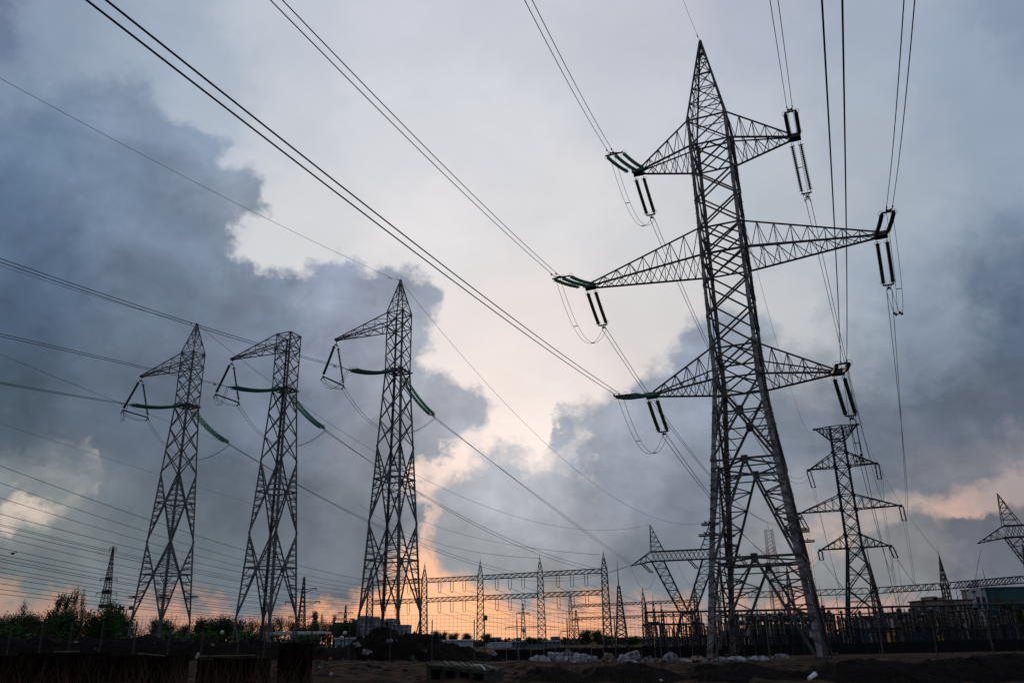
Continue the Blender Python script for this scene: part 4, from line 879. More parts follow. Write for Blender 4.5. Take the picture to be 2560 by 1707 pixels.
for k, (px, sp_) in enumerate(((2205, 6.5),)): MB().tube([V3(P3[2].x, P3[2].y, 13), V3(P3[2].x-.1, P3[2].y, 13+5.0)], [.09, .03], 5).build('lightning_rod', ironm, g3, world=True)
for px in (1620, 1640, 1660, 1735, 1752): mast(px, 1605, px-1, 1505 if px < 1650 else 1520, 240, 1.2, .3, gsteel, gsteel, 'slender spiked post in the far yard left of the tallest pylon', n=8, bar=.12, group='slender spiked posts in the far yard', spire=2)
# ------------------------------------------------------------------ busbars and yard equipment
pipe = mat('grey_pipe', (.045, .045, .05), .7)
for z, off, w, lb in ((4.45, 0, .15, 'upper'), (3.65, 2, .1, 'lower')):
    A, B = at_y(1770, 1530, 132+off), at_y(2640, 1490, 118+off); A.z = B.z = z+.2; t = thing('busbar', A, f'{lb} of two long horizontal pipes on posts across the substation', 'busbar', group='busbars'); MB().tube([A, B], w, 8).build('pipe', pipe, t, world=True)
    for i in range(15): p = lerp(A, B, (i+.3)/15); MB().bar(p-V3(0, 0, 6), p, .16).build('post', dsteel, t, world=True)
def ribbed(mb, p, h, r, n=8, k=10):
    prof = [(0, r*.5)]
    for i in range(k): q = i/k; prof += [(q+.01, r*.5), (q+.5/k, r), (q+.6/k, r*.95), (q+.9/k, r*.5)]
    mb.lathe(lambda t: p+V3(0, 0, h*t), prof+[(1, r*.5)], n)
porc = mat('dark_porcelain', (.03, .02, .02), .3, spec=.6); tank = mat('bluegrey_tank', (.03, .045, .06), .5, scale=2); fins = mat('grey_fins', (.05, .06, .06), .5)
EQG = {}
def equip(kind, loc, s_=1.0):
    if kind in EQG: return dup(EQG[kind], loc, random.uniform(-.3, .3), sc_=s_)
    if kind == 'post':
        t = thing('post_insulator', loc, 'ribbed dark insulator on a steel stand in the crowded yard behind the tallest pylon', 'insulator', group='insulators on stands in the yard')
        mb = MB(); mb.box((0, 0, 1.1), (.28, .28, 2.2)); mb.box((0, 0, 2.25), (.6, .6, .12)); mb.build('stand', dsteel, t); mb = MB(); ribbed(mb, V3(0, 0, 2.3), 1.7, .22); mb.build('insulator', porc, t)
        mb = MB(); mb.ball((0, 0, 4.15), .2); mb.build('cap', ironm, t)
    elif kind == 'ct':
        t = thing('current_transformer', loc, 'instrument transformer with a round head on a lattice stand in the yard', 'transformer', group='instrument transformers in the yard')
        mb = MB()
        for x in (-.3, .3):
            for y in (-.3, .3): mb.bar((x, y, 0), (x, y, 1.8), .08)
        for z in (.1, .9): mb.bar((-.3, -.3, z), (.3, -.3, z+.8), .05); mb.bar((.3, .3, z), (-.3, .3, z+.8), .05)
        mb.build('stand', dsteel, t); mb = MB(); ribbed(mb, V3(0, 0, 1.8), 2.0, .3, k=12); mb.build('insulator', porc, t); mb = MB(); mb.ball((0, 0, 4.05), .33, 10, 6, (1, 1, .8)); mb.build('head', porc, t)
    elif kind == 'dis':
        t = thing('disconnector', loc, 'switch with two ribbed columns and an arm across on a frame in the yard', 'switch', group='switches in the yard')
        mb = MB()
        for x in (-1.1, 1.1): mb.bar((x, 0, 0), (x, 0, 2), .16)
        mb.box((0, 0, 2.05), (2.9, .35, .18)); mb.build('frame', dsteel, t); mb = MB()
        for x in (-1.1, 1.1): mb = MB(); ribbed(mb, V3(x, 0, 2.15), 1.3, .2, k=8); mb.build('insulator', porc, t)
        mb = MB(); mb.bar((-1.3, 0, 3.5), (1.3, 0, 3.55), .09); mb.bar((-1.1, 0, 3.45), (-1.5, 0, 4.1), .07); mb.build('switch_arm', ironm, t)
    elif kind == 'brk':
        t = thing('circuit_breaker', loc, 'three-legged breaker with a T-shaped head in the yard', 'circuit breaker', group='circuit breakers in the yard')
        mb = MB(); mb.box((0, 0, .9), (.9, .7, 1.4)); mb.build('cabinet', tank, t); mb = MB(); ribbed(mb, V3(0, 0, 1.6), 1.9, .24); mb.build('insulator', porc, t)
        mb = MB(); prof = [(0, .12)]+[(q/14+e, .26 if e else .14) for q in range(14) for e in (0, .035)]+[(1, .12)]; mb.lathe(lambda t_: V3(-1.3+2.6*t_, 0, 3.65), prof, 8); mb.build('interrupter', porc, t)
    elif kind == 'trafo':
        t = thing('power_transformer', loc, 'large blue-grey transformer with cooling fins and bushings in the yard', 'transformer', group='large transformers in the yard')
        mb = MB(); mb.box((0, 0, 1.9), (4.6, 2.6, 3.2)); mb.box((0, 0, 3.55), (4.9, 2.9, .14)); mb.box((0, 0, .25), (4.9, 2.4, .4)); mb.build('tank', tank, t)
        mb = MB()
        for i in range(14): mb.box((-2+i*.31, -1.75, 1.9), (.07, .8, 2.4))
        mb.build('radiator', fins, t); mb = MB(); mb.tube([V3(-2.2, .6, 4.6), V3(1.4, .6, 4.6)], .5, 12); mb.bar((-1.5, .6, 3.6), (-1.5, .6, 4.2), .15); mb.bar((.8, .6, 3.6), (.8, .6, 4.2), .15); mb.build('conservator', tank, t)
        for x in (-1.2, 0, 1.2): mb = MB(); ribbed(mb, V3(x, -.5, 3.6), 1.6, .2, k=9); mb.bar((x, -.5, 5.2), (x, -.5, 5.6), .06); mb.build('bushing', porc, t)
    t.rotation_euler = (0, 0, 0); kids(t); EQG[kind] = t; return t
random.seed(3)
px = 1625
while px < 2560:
    for _ in range(2):
        Y = random.uniform(112, 150); r_ = random.random(); k = 'post' if r_ < .42 else 'ct' if r_ < .6 else 'dis' if r_ < .82 else 'brk'
        if px < 1770: Y = random.uniform(150, 185)
        p = at_y(px+random.uniform(-6, 6), 1600, Y); equip(k, V3(p.x, Y, -.9), random.uniform(.85, 1.2)*(1.0 if px < 2100 else 1.12))
    px += random.uniform(10, 16)
for px, Y, s_ in ((1905, 138, 1.15), (1940, 141, 1.0), (1975, 136, 1.0), (2010, 140, .95), (1848, 150, .9), (2290, 128, .95)): p = at_y(px, 1600, Y); equip('trafo', V3(p.x, Y, -.9), s_)
random.seed(8); pole0 = None
for px in range(1650, 2560, 27):
    Y = random.uniform(120, 185); p = at_y(px+random.uniform(-9, 9), 1600, Y); h = random.uniform(6.5, 9.5)
    if pole0 is None:
        pole0 = thing('thin_mast', V3(p.x, Y, -1), 'thin bare mast among the yard equipment', 'mast', group='thin masts in the yard'); MB().tube([V3(0, 0, 0), V3(0, 0, 5), V3(0, 0, 8)], [.09, .06, .02], 5).build('shaft', dsteel, pole0); MB().bar((-.7, 0, 5.2), (.7, 0, 5.2), .07).build('cross_bar', dsteel, pole0); kids(pole0)
    else: dup(pole0, V3(p.x, Y, -1), random.uniform(-.5, .5), sc_=h/8)
# low dark portal frames behind the first yard
def frame_row(pxs, ytop, Y, label, posts, cross=True):
    P = [at_y(a, ytop, Y) for a in pxs]; t = thing('yard_gantry', V3(P[0].x, Y, -1), label, 'frame', group='dark frames in the yard')
    z = P[0].z; mb = MB(); mb.box(V3((P[0].x+P[-1].x)/2, Y, z), (abs(P[-1].x-P[0].x), .3, .35)); mb.build('beam', dsteel, t, world=True)
    for i in range(posts):
        x = lerp(P[0].x, P[-1].x, i/(posts-1)); mb = MB(); mb.bar((x, Y, -1), (x, Y, z), .22)
        if cross and i % 2: mb.bar((x, Y, z-.2), (x+1.6, Y, 1.2), .12); mb.bar((x, Y, z-1.5), (x-1.4, Y, z-.2), .1)
        mb.build('post', dsteel, t, world=True)
frame_row((1612, 1985), 1530, 175, 'long low dark frame on many posts left of and behind the tallest pylon', 17)
frame_row((1606, 1760), 1561, 165, 'short dark frame at mid height left of the tallest pylon', 8)
frame_row((1618, 1650), 1556, 160, 'small dark box frame left of the yard', 4, False)
frame_row((2100, 2250), 1545, 165, 'low dark lattice frame right of the double-circuit pylon', 6)
frame_row((1770, 2080), 1538, 170, 'thin dark frame between the legs of the tallest pylon', 12)
# ------------------------------------------------------------------ buildings
wallm = mat('grey_wall', (.24, .23, .24), .9, scale=.4); tanw = mat('tan_wall', (.27, .21, .17), .9, scale=.3); tealw = mat('teal_cladding', (.025, .085, .095), .6, scale=.2); paleb = mat('pale_wall', (.42, .44, .47), .8, scale=.4)
winm = mat('dark_window', (.02, .022, .03), .2); yelm = mat('yellow_lit_paint', (.65, .36, .03), .7); roofm = mat('dark_roof', (.04, .035, .035), .9)  # yellow base colour brightened to hold the yellow light on the small shed
def building(name, x0, x1, ytop, Y, depth, wm, label, floors=0, wins=0, roof=None, rz=0, parapet=True, base=-1.5, winsz=(.55, .45), cat='building', steps=()):
    A, B = at_y(x0, ytop, Y), at_y(x1, ytop, Y); w = B.x-A.x; h = A.z-base; c = V3((A.x+B.x)/2, Y+depth/2, base); t = thing(name, c, label, cat, rz)
    mb = MB(); mb.box((0, 0, h/2), (w, depth, h)); mb.build('wall', wm, t)
    if roof: MB().box((0, 0, h+.12), (w+.5, depth+.5, .24)).build('roof', roof, t)
    for i, (q, ww, hh) in enumerate(steps): MB().box((w*(q-.5), depth*.1, h+hh/2), (ww, depth*.6, hh)).build('rooftop_block', wm, t)
    if floors:
        fh = (h-.8)/floors; cw = w/wins
        for f_ in range(floors):
            for k in range(wins):
                o = MB().box((-w/2+cw*(k+.5), -depth/2-.02, .8+fh*(f_+.5)), (cw*winsz[0], .08, fh*winsz[1])).build('window', winm, t)
    return t
building('apartment_block', 880, 952, 1549, 420, 14, wallm, 'tall half of the pale grey apartment block behind the earth heap', 6, 7, roofm, winsz=(.45, .35), steps=((.3, 5, 2), (.7, 4, 1.5)))
building('apartment_block', 953, 1020, 1563, 425, 14, wallm, 'lower half of the pale grey apartment block, right end', 5, 7, roofm, winsz=(.45, .35), steps=((.25, 4, 3.4), (.1, 3, 2)))
building('apartment_block', 833, 880, 1557, 500, 14, mat('brown_wall', (.09, .07, .07)), 'dim brown block left of the grey apartment block', 4, 5, roofm)
building('site_cabin', 838, 902, 1597, 128, 3, paleb, 'white cabin with two dark windows behind the berm', 1, 3, whitep, winsz=(.45, .3))
building('shed', 1108, 1180, 1602, 140, 4, paleb, 'white shed behind the fence right of the earth heap', 0, 0, whitep)
building('shed', 1280, 1400, 1604, 300, 8, mat('blue_wall', (.12, .16, .2)), 'long low white-roofed hall far off on the horizon', 1, 12, whitep)
building('shed', 1212, 1278, 1607, 340, 8, paleb, 'low white roof at the horizon left of the long hall', 0, 0, whitep)
for k, (a, b, yt) in enumerate(((1226, 1252, 1592), (1290, 1302, 1593), (1378, 1400, 1590))): building('apartment_block', a, b, yt, 700, 20, wallm, ('distant grey-blue block on the horizon near the pylon column', 'narrow distant block on the horizon beside the globe lamp', 'distant block on the horizon left of the round bushes')[k], 4, 4)
def canopy():
    A, B = at_y(655, 1583, 120), at_y(805, 1590, 120); t = thing('canopy', V3((A.x+B.x)/2, 122, -1), 'flat white canopy roof behind the second one-armed pylon', 'canopy')
    mb = MB(); mb.box(V3((A.x+B.x)/2, 123, A.z), (B.x-A.x, 6, .3)); mb.box(V3((A.x+B.x)/2, 119.9, A.z), (B.x-A.x+.2, .1, .4)); mb.build('roof', whitep, t, world=True)
    for i in range(4): x = lerp(A.x+.5, B.x-.5, i/3); MB().bar((x, 121, -1), (x, 121, A.z-.15), .15).build('post', gsteel, t, world=True)
canopy()
building('industrial_building', 2312, 2432, 1502, 175, 7, tanw, 'brown flat-roofed industrial building behind the right yard', 3, 9, roofm, winsz=(.5, .38), steps=((.42, 2.5, .8), (.3, 1.5, 1.0)))
building('industrial_building', 2462, 2640, 1470, 185, 10, tealw, 'teal clad hall with a wide roof at the right edge', 0, 0, tealw)
building('industrial_building', 2434, 2462, 1476, 184, 3, paleb, 'pale end wall between the brown building and the teal hall', 2, 2, None, winsz=(.6, .5), steps=((.3, .5, 1.6), (.7, .5, 2.3)))
building('office_block', 2232, 2312, 1531, 260, 6, wallm, 'grey stepped office block left of the brown industrial building', 4, 8, roofm, winsz=(.8, .35))
building('office_block', 2128, 2206, 1548, 300, 6, wallm, 'grey low building between the legs of the double-circuit pylon', 3, 6, roofm, winsz=(.5, .3))
building('shed', 2222, 2250, 1578, 155, 5, yelm, 'small yellow shed right of the double-circuit pylon', 1, 3, mat('yellow_roof', (.3, .14, .02)))
building('shed', 2480, 2560, 1562, 165, 6, mat('green_wall', (.03, .055, .03)), 'low green shed with a yellow strip below the teal hall', 1, 5, yelm)
building('shed', 2368, 2405, 1590, 150, 4, yelm, 'low yellow kiosk in front of the brown building', 0, 0, yelm)
# yard street lamps
def lamp(px, py, Y, label, kind='globe'):
    P = at_y(px, py, Y); t = thing('street_lamp', V3(P.x, Y, -1), label, 'street lamp'); MB().tube([V3(P.x, Y, -1), V3(P.x, Y, P.z)], [.09, .05], 8).build('post', ironm, t, world=True)
    if kind == 'globe': MB().ball(P+V3(0, 0, .2), .27, 12, 8).build('lamp_shade', mat('milky_globe', (.6, .6, .6), .4), t, world=True, smooth=True); MB().tube([P+V3(0, 0, -.1), P+V3(0, 0, .05)], [.1, .22], 8).build('collar', ironm, t, world=True)
    elif kind == 'flood':
        mb = MB(); mb.bar(P-V3(.7, 0, 0), P+V3(.7, 0, 0), .09); mb.build('cross_bar', ironm, t, world=True)
        for s_ in (-.6, .6): MB().box(P+V3(s_, -.15, .22), (.5, .35, .34)).build('floodlight', gsteel, t, world=True)
    else: MB().box(P+V3(.1, 0, .1), (.5, .35, .5)).build('lamp_shade', gsteel, t, world=True)
lamp(862, 1586, 110, 'taller globe lamp on a black post by the white cabin'); lamp(854, 1598, 112, 'shorter globe lamp in front of the white cabin'); lamp(1309.5, 1578, 105, 'globe lamp on a black post below the tiny far pylon'); lamp(555, 1584, 118, 'white globe lamp between the first and second pylons')
lamp(317, 1523, 105, 'floodlight pole at the left foot of the first one-armed pylon', 'flood'); lamp(1211, 1546, 100, 'dark pole with a single lamp head beside the third gantry column', 'head')
lamp(2432, 1480, 140, 'pale concrete lamp pole beside the pale end wall at the right', 'head')
# ------------------------------------------------------------------ fence of steel mesh
postm = mat('fence_post', (.05, .055, .05), .7, .3, scale=4); meshm = mat('fence_wire', (.012, .012, .012), 1, 0, spec=0)
fp = [(-150,1559,-158,1636),(-50,1559,-57,1637),(30,1559,24,1638),(109,1558,101,1638),(182,1556,172,1637),(259,1553,250,1644),(343,1551,336,1638),(428,1551,420,1638),(511,1551,505,1638),(601,1551,595,1640),(665,1550,663,1653),(782,1548,779,1651),(875,1549,871,1651),(977,1549,976,1653),(1080.6,1549,1080,1655),(1185.6,1548,1186,1649),(1292,1546,1294,1656),(1417,1545,1421,1661),(1535,1543,1537.6,1657),(1647,1540,1654,1655),(1785,1538,1790,1652),(1913,1536,1917,1650),(2045,1533,2052,1648),(2191,1530,2196,1645),(2324,1528,2331,1643),(2462,1526,2470,1641),(2600,1524,2608,1640),(2740,1522,2748,1638)]
ft = thing('mesh_fence', V3(0, 45, -.2), 'tall wire mesh fence on thin concrete-grey posts across the whole scene', 'fence'); FP = []
for a, b, c, d in fp:
    T = at_y(a, b, 45.0); x = T.x; zb0 = at_y(c, d, 45).z; MB().box((x, 45, (T.z+zb0-.2)/2), (.055, .055, T.z-zb0+.2)).build('post', postm, ft, world=True); FP.append((x, T.z, zb0))
mb = MB()
for (x0, z0, b0), (x1, z1, b1) in zip(FP[:-1], FP[1:]):
    n = max(2, int((x1-x0)/.2))
    for i in range(n): x = lerp(x0, x1, i/n); mb.bar((x, 45.06, lerp(b0, b1, i/n)+.05), (x, 45.06, lerp(z0, z1, i/n)+.28), .009)
    for j in range(13): q = j/12; mb.bar((x0, 45.05, lerp(b0, z0+.2, q)+.03), (x1, 45.05, lerp(b1, z1+.2, q)+.03), .009)
mb.build('wire_mesh', meshm, ft, world=True)
# dark slab fence behind
st = thing('slab_fence', V3(0, 84, -1), 'low black slab fence along the edge of the substation', 'fence'); random.seed(11)
A = at_y(1235, 1622, 84); x = A.x
while x < 62:
    w = random.uniform(1.1, 1.3); h = .55+random.uniform(-.05, .07)+(x-A.x)*.001; MB().box((x+w/2, 84+random.uniform(-.04, .04), -1+(h+.6)/2+.0), (w-.05, .1, h+.6+.25)).build('slab', mat('black_slab', (.006, .0055, .006), .9, scale=2), st, world=True); x += w
# ------------------------------------------------------------------ bags of rubbish along the fence
bagm = mat('dirty_white_sack', (.62, .60, .64), .7, 0, scale=4, bump=1, col2=(.17, .16, .165)); bag2 = mat('grey_sack', (.42, .40, .42), .8, 0, scale=4, bump=.6, col2=(.05, .045, .045)); rockm = mat('dark_rubble', (.10, .09, .085), .9, 0, scale=6, bump=.6, col2=(.03, .025, .025)); tanm = mat('tan_sack', (.36, .28, .22), .8, 0, scale=4, bump=.6, col2=(.07, .05, .04))
def lump(name, x0, x1, yt, yb, Y, m_, label, cat, group, seed, fl=.5):
    A, B = at_y(x0, yb, Y), at_y(x1, yt, Y); w, h = B.x-A.x, B.z-A.z; c = V3((A.x+B.x)/2, Y, A.z+.05); m = MB(); nu, nv = 26, 15
    for j in range(nv+1):
        for i in range(nu):
            th, ph = 2*math.pi*i/nu, math.pi*j/nv-math.pi/2; d = V3(math.cos(ph)*math.cos(th), math.cos(ph)*math.sin(th), math.sin(ph))
            r = .80+.42*noise.noise(d*1.3+V3(seed*7.1, seed, 0))+.34*abs(noise.noise(d*2.7+V3(0, seed*3.3, 1)))+.16*noise.noise(d*6+V3(seed, 0, 0)); q = d*r
            lean = .25*math.sin(seed*2.3); m.v.append(c+V3((q.x+lean*q.z)*w*.55, q.y*w*fl*.55, max(q.z, -.42)*h*.66+h*.30))
    for j in range(nv):
        for i in range(nu): m.f.append((j*nu+i, j*nu+(i+1) % nu, (j+1)*nu+(i+1) % nu, (j+1)*nu+i))
    o = m.build(name, m_, smooth=True); return tag(o, label, cat, group)
BAGS = [(1327,1377,1636,1662,48.2,0,'pale lumpy sack at the left end of the row of dumped bags'),(1371,1407,1627,1655,49.5,0,'upright pale sack leaning behind the leftmost bag'),(1400,1430,1625,1645,50.2,1,'grey sack at the back top of the bag pile'),(1406,1446,1640,1662,48.2,0,'low white sack in front of the bag pile'),
(1433,1475,1631,1660,49,0,'large white sack with a sloping top in mid pile'),(1468,1492,1637,1658,48.6,0,'small white sack at the right end of the bag pile'),(1452,1485,1653,1663,47.5,2,'flat scrap sheet before the large white sack'),(1505,1534,1631,1658,49,2,'brown-grey sack left of a fence post'),(1541,1574,1635,1662,48.3,0,'pale pointed sack right of the fence post'),
(1568,1597,1650,1662,47.8,0,'low pale sack before the dark drum'),(1597,1612,1652,1661,47.8,1,'small dark sack beside the dark drum'),(1611,1634,1640,1659,48.8,1,'grey rounded sack alone between two gaps'),(1633,1654,1644,1659,49,2,'brown sack next to the grey rounded one'),(1653,1692,1632,1659,48.8,1,'tall grey sack with a slanting back'),
(1697,1728,1648,1659,48.6,0,'thin flattened pale sack left of the pylon foot'),(1722,1768,1640,1659,49.2,2,'wide crumpled tan sack at the left pylon foot'),(1780,1814,1643,1657,48.6,1,'grey sack just right of the left pylon leg'),(1816,1866,1640,1657,48.9,0,'wide pale sack under the tallest pylon'),(1876,1917,1639,1656,48.9,0,'rounded pale sack under the middle of the tallest pylon'),(1929,1974,1634,1648,50.5,1,'wedge-shaped grey sack under the right half of the pylon')]
for i, (a, b, c, d, Y, k, lb) in enumerate(BAGS): lump('rubbish_sack', a, b, c, d, Y, (bagm, bag2, tanm)[k], lb, 'rubbish sack', 'dumped sacks along the fence', i+1.3)
t = thing('drum', at_y(1580, 1650, 49.4), 'dark tilted drum standing behind the pale sacks', 'drum'); p = at_y(1581, 1646, 49.5); m_ = MB(); m_.tube([p+V3(-.38, 0, -.02), p+V3(-.30, 0, .0), p+V3(.36, -.05, .18), p+V3(.40, -.05, .19)], [.27, .3, .3, .28], 14); m_.build('shell', bag2, t, world=True); MB().ring(p+V3(.02, 0, .09), (1, 0, .25), .31, .02).build('hoop', bag2, t, world=True)
HB = [(880,905,1603,1618,53,'pale torn sheet on the top of the tall earth heap',0),(900,940,1622,1640,52.3,'crumpled sheet on the left slope of the earth heap',0),(962,985,1594,1608,53,'white rag high on the earth heap behind a post',0),(985,1000,1596,1606,53.3,'small white rag beside the larger one on the heap',1),(1050,1072,1617,1632,52.5,'light stone on the right slope of the earth heap',1),(1020,1040,1634,1650,51.5,'grey rag low on the right slope of the heap',1),(910,925,1654,1662,49,'small pale scrap at the foot of the heap',0),
(448,470,1596,1606,51,'pale flat stone on the berm under the left pylon',1),(180,200,1601,1608,51,'small white scrap on the berm at the far left',0),(232,248,1617,1628,50,'grey torn rag on the berm near a fence post',1),(380,392,1604,1610,50.5,'small pale scrap at the foot of the first pylon',1),(523,540,1609,1616,50,'light plank piece on the berm',2),(596,612,1593,1600,52,'pale stone at the left foot of the flat-topped pylon',1),(790,812,1611,1622,52,'rounded grey sack at the right end of the berm',1),(1225,1245,1626,1640,52,'pale bent scrap at the right end of the heap',0),(145,160,1597,1603,51,'faint pale scrap on the left berm',1),(705,722,1588+14,1611,52,'pale rag beside the post stump',1)]
for i, (a, b, c, d, Y, lb, k) in enumerate(HB): lump('debris', a+2, b-3, (c+d)/2-3 if k else c+2, d, Y, (bag2, rockm, tanm)[k], lb, 'debris', 'scraps on the earth heaps', i+31.7)
# near litter and the hollow block
blk = mat('old_concrete', (.075, .072, .058), .95, 0, scale=4, bump=1, col2=(.018, .016, .013))
def near_block():
    c = at_y(1160, 1690, 24.0); t = thing('hollow_block', c, 'broken hollow concrete slab lying tilted on the brown earth', 'concrete slab', .10)
    mb = MB(); W_, D_, H_ = 1.75, 1.3, .62
    mb.box((0, 0, H_), (W_, D_, .1)); mb.box((0, 0, .05), (W_, D_, .1)); mb.box((0, D_*.35, H_/2), (W_*.98, .1, H_-.1))
    for i in range(5): mb.box((-W_/2+.06+i*(W_-.12)/4, 0, H_/2), (.13, D_*.98, H_-.12))
    o = mb.build('block', blk, t); mb = MB()
    for i in range(9): mb.box((-.55+i*.17, -.05+.05*math.sin(i*2.1), H_+.075), (.07, 1.15, .045), .5+.04*math.sin(i))
    mb.build('slats', mat('grey_slats', (.12, .095, .07), .9, scale=6), t); mb = MB(); mb.tube([V3(.35, -.3, H_+.12), V3(.62, -.55, H_+.15), V3(.8, -.68, H_+.05)], .022, 6); mb.build('bright_cord', mat('pale_plastic', (.5, .55, .52), .4), t)
    t.rotation_euler = (.02, .09, -.30); t.location.z = -.2
near_block()
def bit(name, px, py, Y, sz, m_, label, cat, rot=.5, tilt=.3):
    p = at_y(px, py, Y); mb = MB(); mb.ball((0, 0, 0), 1, 8, 6, (sz[0]/2, sz[1]/2, sz[2]/2)); mb.v = [v+V3(*(noise.noise_vector(v*30+V3(px, 0, 0))*min(sz)*.35)) for v in mb.v]; o = mb.build(name, m_, smooth=False); o.location = p; o.rotation_euler = (tilt, .2, rot); tag(o, label, cat); return o
def cup():
    p = at_y(2030, 1690, 23.6); t = thing('paper_cup', p, 'white paper cup lying on its side on the black soil at the bottom right', 'cup'); a, b = at_y(2022, 1696, 23.4), at_y(2038, 1684, 23.6); MB().tube([a, b], [.05, .065], 12).build('body', mat('cup_white', (.62, .60, .66), .5), t, world=True, smooth=False); MB().ring(b, b-a, .066, .007).build('rim', whitep, t, world=True)
cup()
bit('plastic_scrap', 1613, 1670, 28, (.12, .1, .09), mat('blue_plastic', (.15, .35, .45), .4), 'light blue plastic scrap on the soil left of the hummock', 'litter'); bit('plastic_scrap', 1760, 1659, 44, (.3, .2, .14), mat('teal_plastic', (.02, .16, .2), .4), 'dark teal plastic scrap at the left pylon foot', 'litter')
bit('paper_scrap', 1652, 1702, 23.8, (.12, .08, .05), whitep, 'white paper scrap at the bottom edge', 'litter'); bit('plastic_scrap', 1393, 1686, 25, (.05, .05, .05), mat('blue_plastic', (.15, .35, .45)), 'tiny light blue scrap under the row of sacks', 'litter')
bit('paper_scrap', 825, 1690, 24, (.07, .05, .14), whitep, 'tiny white curl of paper on the furrowed earth', 'litter', tilt=.6); bit('paper_scrap', 491, 1647, 27, (.1, .08, .2), mat('cream', (.4, .4, .33)), 'cream scrap standing on the earth beside the dark blocks', 'litter'); bit('fruit', 824, 1651, 33, (.12, .12, .12), mat('orange_peel', (.35, .12, .02)), 'small orange lump at the foot of the berm', 'litter')
bit('plastic_scrap', 799, 1671, 27, (.16, .1, .06), mat('teal_plastic', (.02, .16, .2)), 'small teal plastic scrap on the furrowed earth', 'litter'); bit('plastic_scrap', 2480, 1612, 60, (.2, .1, .14), mat('orange_peel', (.35, .12, .02)), 'small orange scrap on the bank at the right', 'litter')
# dark wooden blocks on the left foreground
wood = mat('rotten_wood', (.020, .010, .006), .98, 0, scale=6, bump=.8, col2=(.002, .0015, .0015), spec=.03, zs=.3); pale = mat('pale_strip', (.14, .12, .085), .8)
def block(x0, x1, yt, Y, label, strip, depth=1.0, name='timber_block'):
    A, B = at_y(x0, yt, Y), at_y(x1, yt, Y); t = thing(name, V3((A.x+B.x)/2, Y, -.3), label, 'timber block'); h = A.z+.3; w = B.x-A.x; n = max(2, int(w/.22))
    mb = MB()
    for i in range(n): mb.box((-w/2+w*(i+.5)/n, depth/2+random.uniform(-.06, .06), h/2+random.uniform(-.05, .0)), (w/n-.012, depth, h-random.uniform(0, .05)))
    mb.build('planks', wood, t)
    t.rotation_euler = (0, random.uniform(-.02, .02), random.uniform(-.12, .12))
    if strip: MB().bar((-w/2+w*strip[0], -.02, h+.012), (-w/2+w*strip[1], -.02, h+.012+strip[2]), .018).build('pale_edge', pale, t)
random.seed(5)
block(-60, 205, 1633, 15.5, 'widest dark timber block in the left corner', (.75, 1, .0)); block(258, 420, 1636, 15.7, 'second dark timber block from the left, with a pale stick on top', (.55, .98, -.05)); block(497, 645, 1641, 15.4, 'third dark timber block, with a thin pale edge along its top', (.0, .95, .0)); block(697, 768, 1606, 16, 'narrow dark stump taller than the blocks beside it', None, .4, 'timber_stump')
# ------------------------------------------------------------------ vegetation
leafs = [mat('leaf_dark', (.05, .085, .018), .8, 0, scale=2, col2=(.012, .022, .008)), mat('leaf_green', (.06, .14, .02), .8, 0, scale=2, col2=(.012, .03, .008)), mat('leaf_olive', (.075, .075, .025), .8, 0, scale=2, col2=(.02, .018, .01)), mat('twig_brown', (.075, .052, .03), .9, 0, scale=2, col2=(.02, .014, .01))]
bark = mat('bark', (.035, .028, .022), .95)
def tree_mesh(seed, h, w, nl, ls, style):
    rnd = random.Random(seed); mb = MB(); lf = MB(); ends = []
    def grow(p, d, L_, r, lev):
        n = 3; pts = [p]; q = p
        for i in range(n): d = (d+V3(rnd.uniform(-.25, .25), rnd.uniform(-.25, .25), rnd.uniform(-.05, .22))).normalized(); q = q+d*L_/n; pts.append(q)
        mb.tube(pts, [r*(1-.18*i) for i in range(n+1)], 5 if lev < 2 else 3, False); ends.extend([(x, lev) for x in pts[1:]])
        if lev < 3:
            for _ in range(4 if lev == 0 else 3):
                a = rnd.uniform(0, 6.28); s_ = .45 if style == 'poplar' else .95; dd = (d*1.0+V3(math.cos(a)*s_, math.sin(a)*s_, .15)).normalized(); grow(pts[rnd.choice((1, 2, 3))], dd, L_*rnd.uniform(.5, .75), r*.5, lev+1)
    grow(V3(0, 0, 0), V3(0, 0, 1), h*.42, h*.018+.03, 0)
    zs = [e.z for e, _ in ends]; kz = h/max(zs); xr = max(max(abs(e.x), abs(e.y)) for e, _ in ends); kx = w/2/xr
    mb.v = [V3(v.x*kx, v.y*kx, v.z*kz) for v in mb.v]; tips = [V3(e.x*kx, e.y*kx, e.z*kz) for e, l_ in ends if l_ >= 1]
    for _ in range(nl):
        c = rnd.choice(tips); sp_ = w*.10; p = c+V3(rnd.gauss(0, sp_), rnd.gauss(0, sp_), rnd.gauss(0, sp_*.9)); 
        if p.z < h*.1: continue
        a, b = V3(rnd.gauss(0, 1), rnd.gauss(0, 1), rnd.gauss(0, 1)).normalized(), V3(rnd.gauss(0, 1), rnd.gauss(0, 1), rnd.gauss(0, 1)).normalized(); s_ = ls*rnd.uniform(.5, 1.3); i = len(lf.v); lf.v += [p-a*s_, p+b*s_*.6, p+a*s_, p-b*s_*.6]; lf.f.append((i, i+1, i+2, i+3))
    return mb, lf
TP = {}
def tree_proto(key, seed, h, w, nl, ls, style, lm, name):
    mb, lf = tree_mesh(seed, h, w, nl, ls, style); t = thing(name, V3(0, 0, -50), 'x', 'tree'); mb.build('trunk', bark, t); lf.build('crown', lm, t); kids(t); TP[key] = [t, h, w, False]
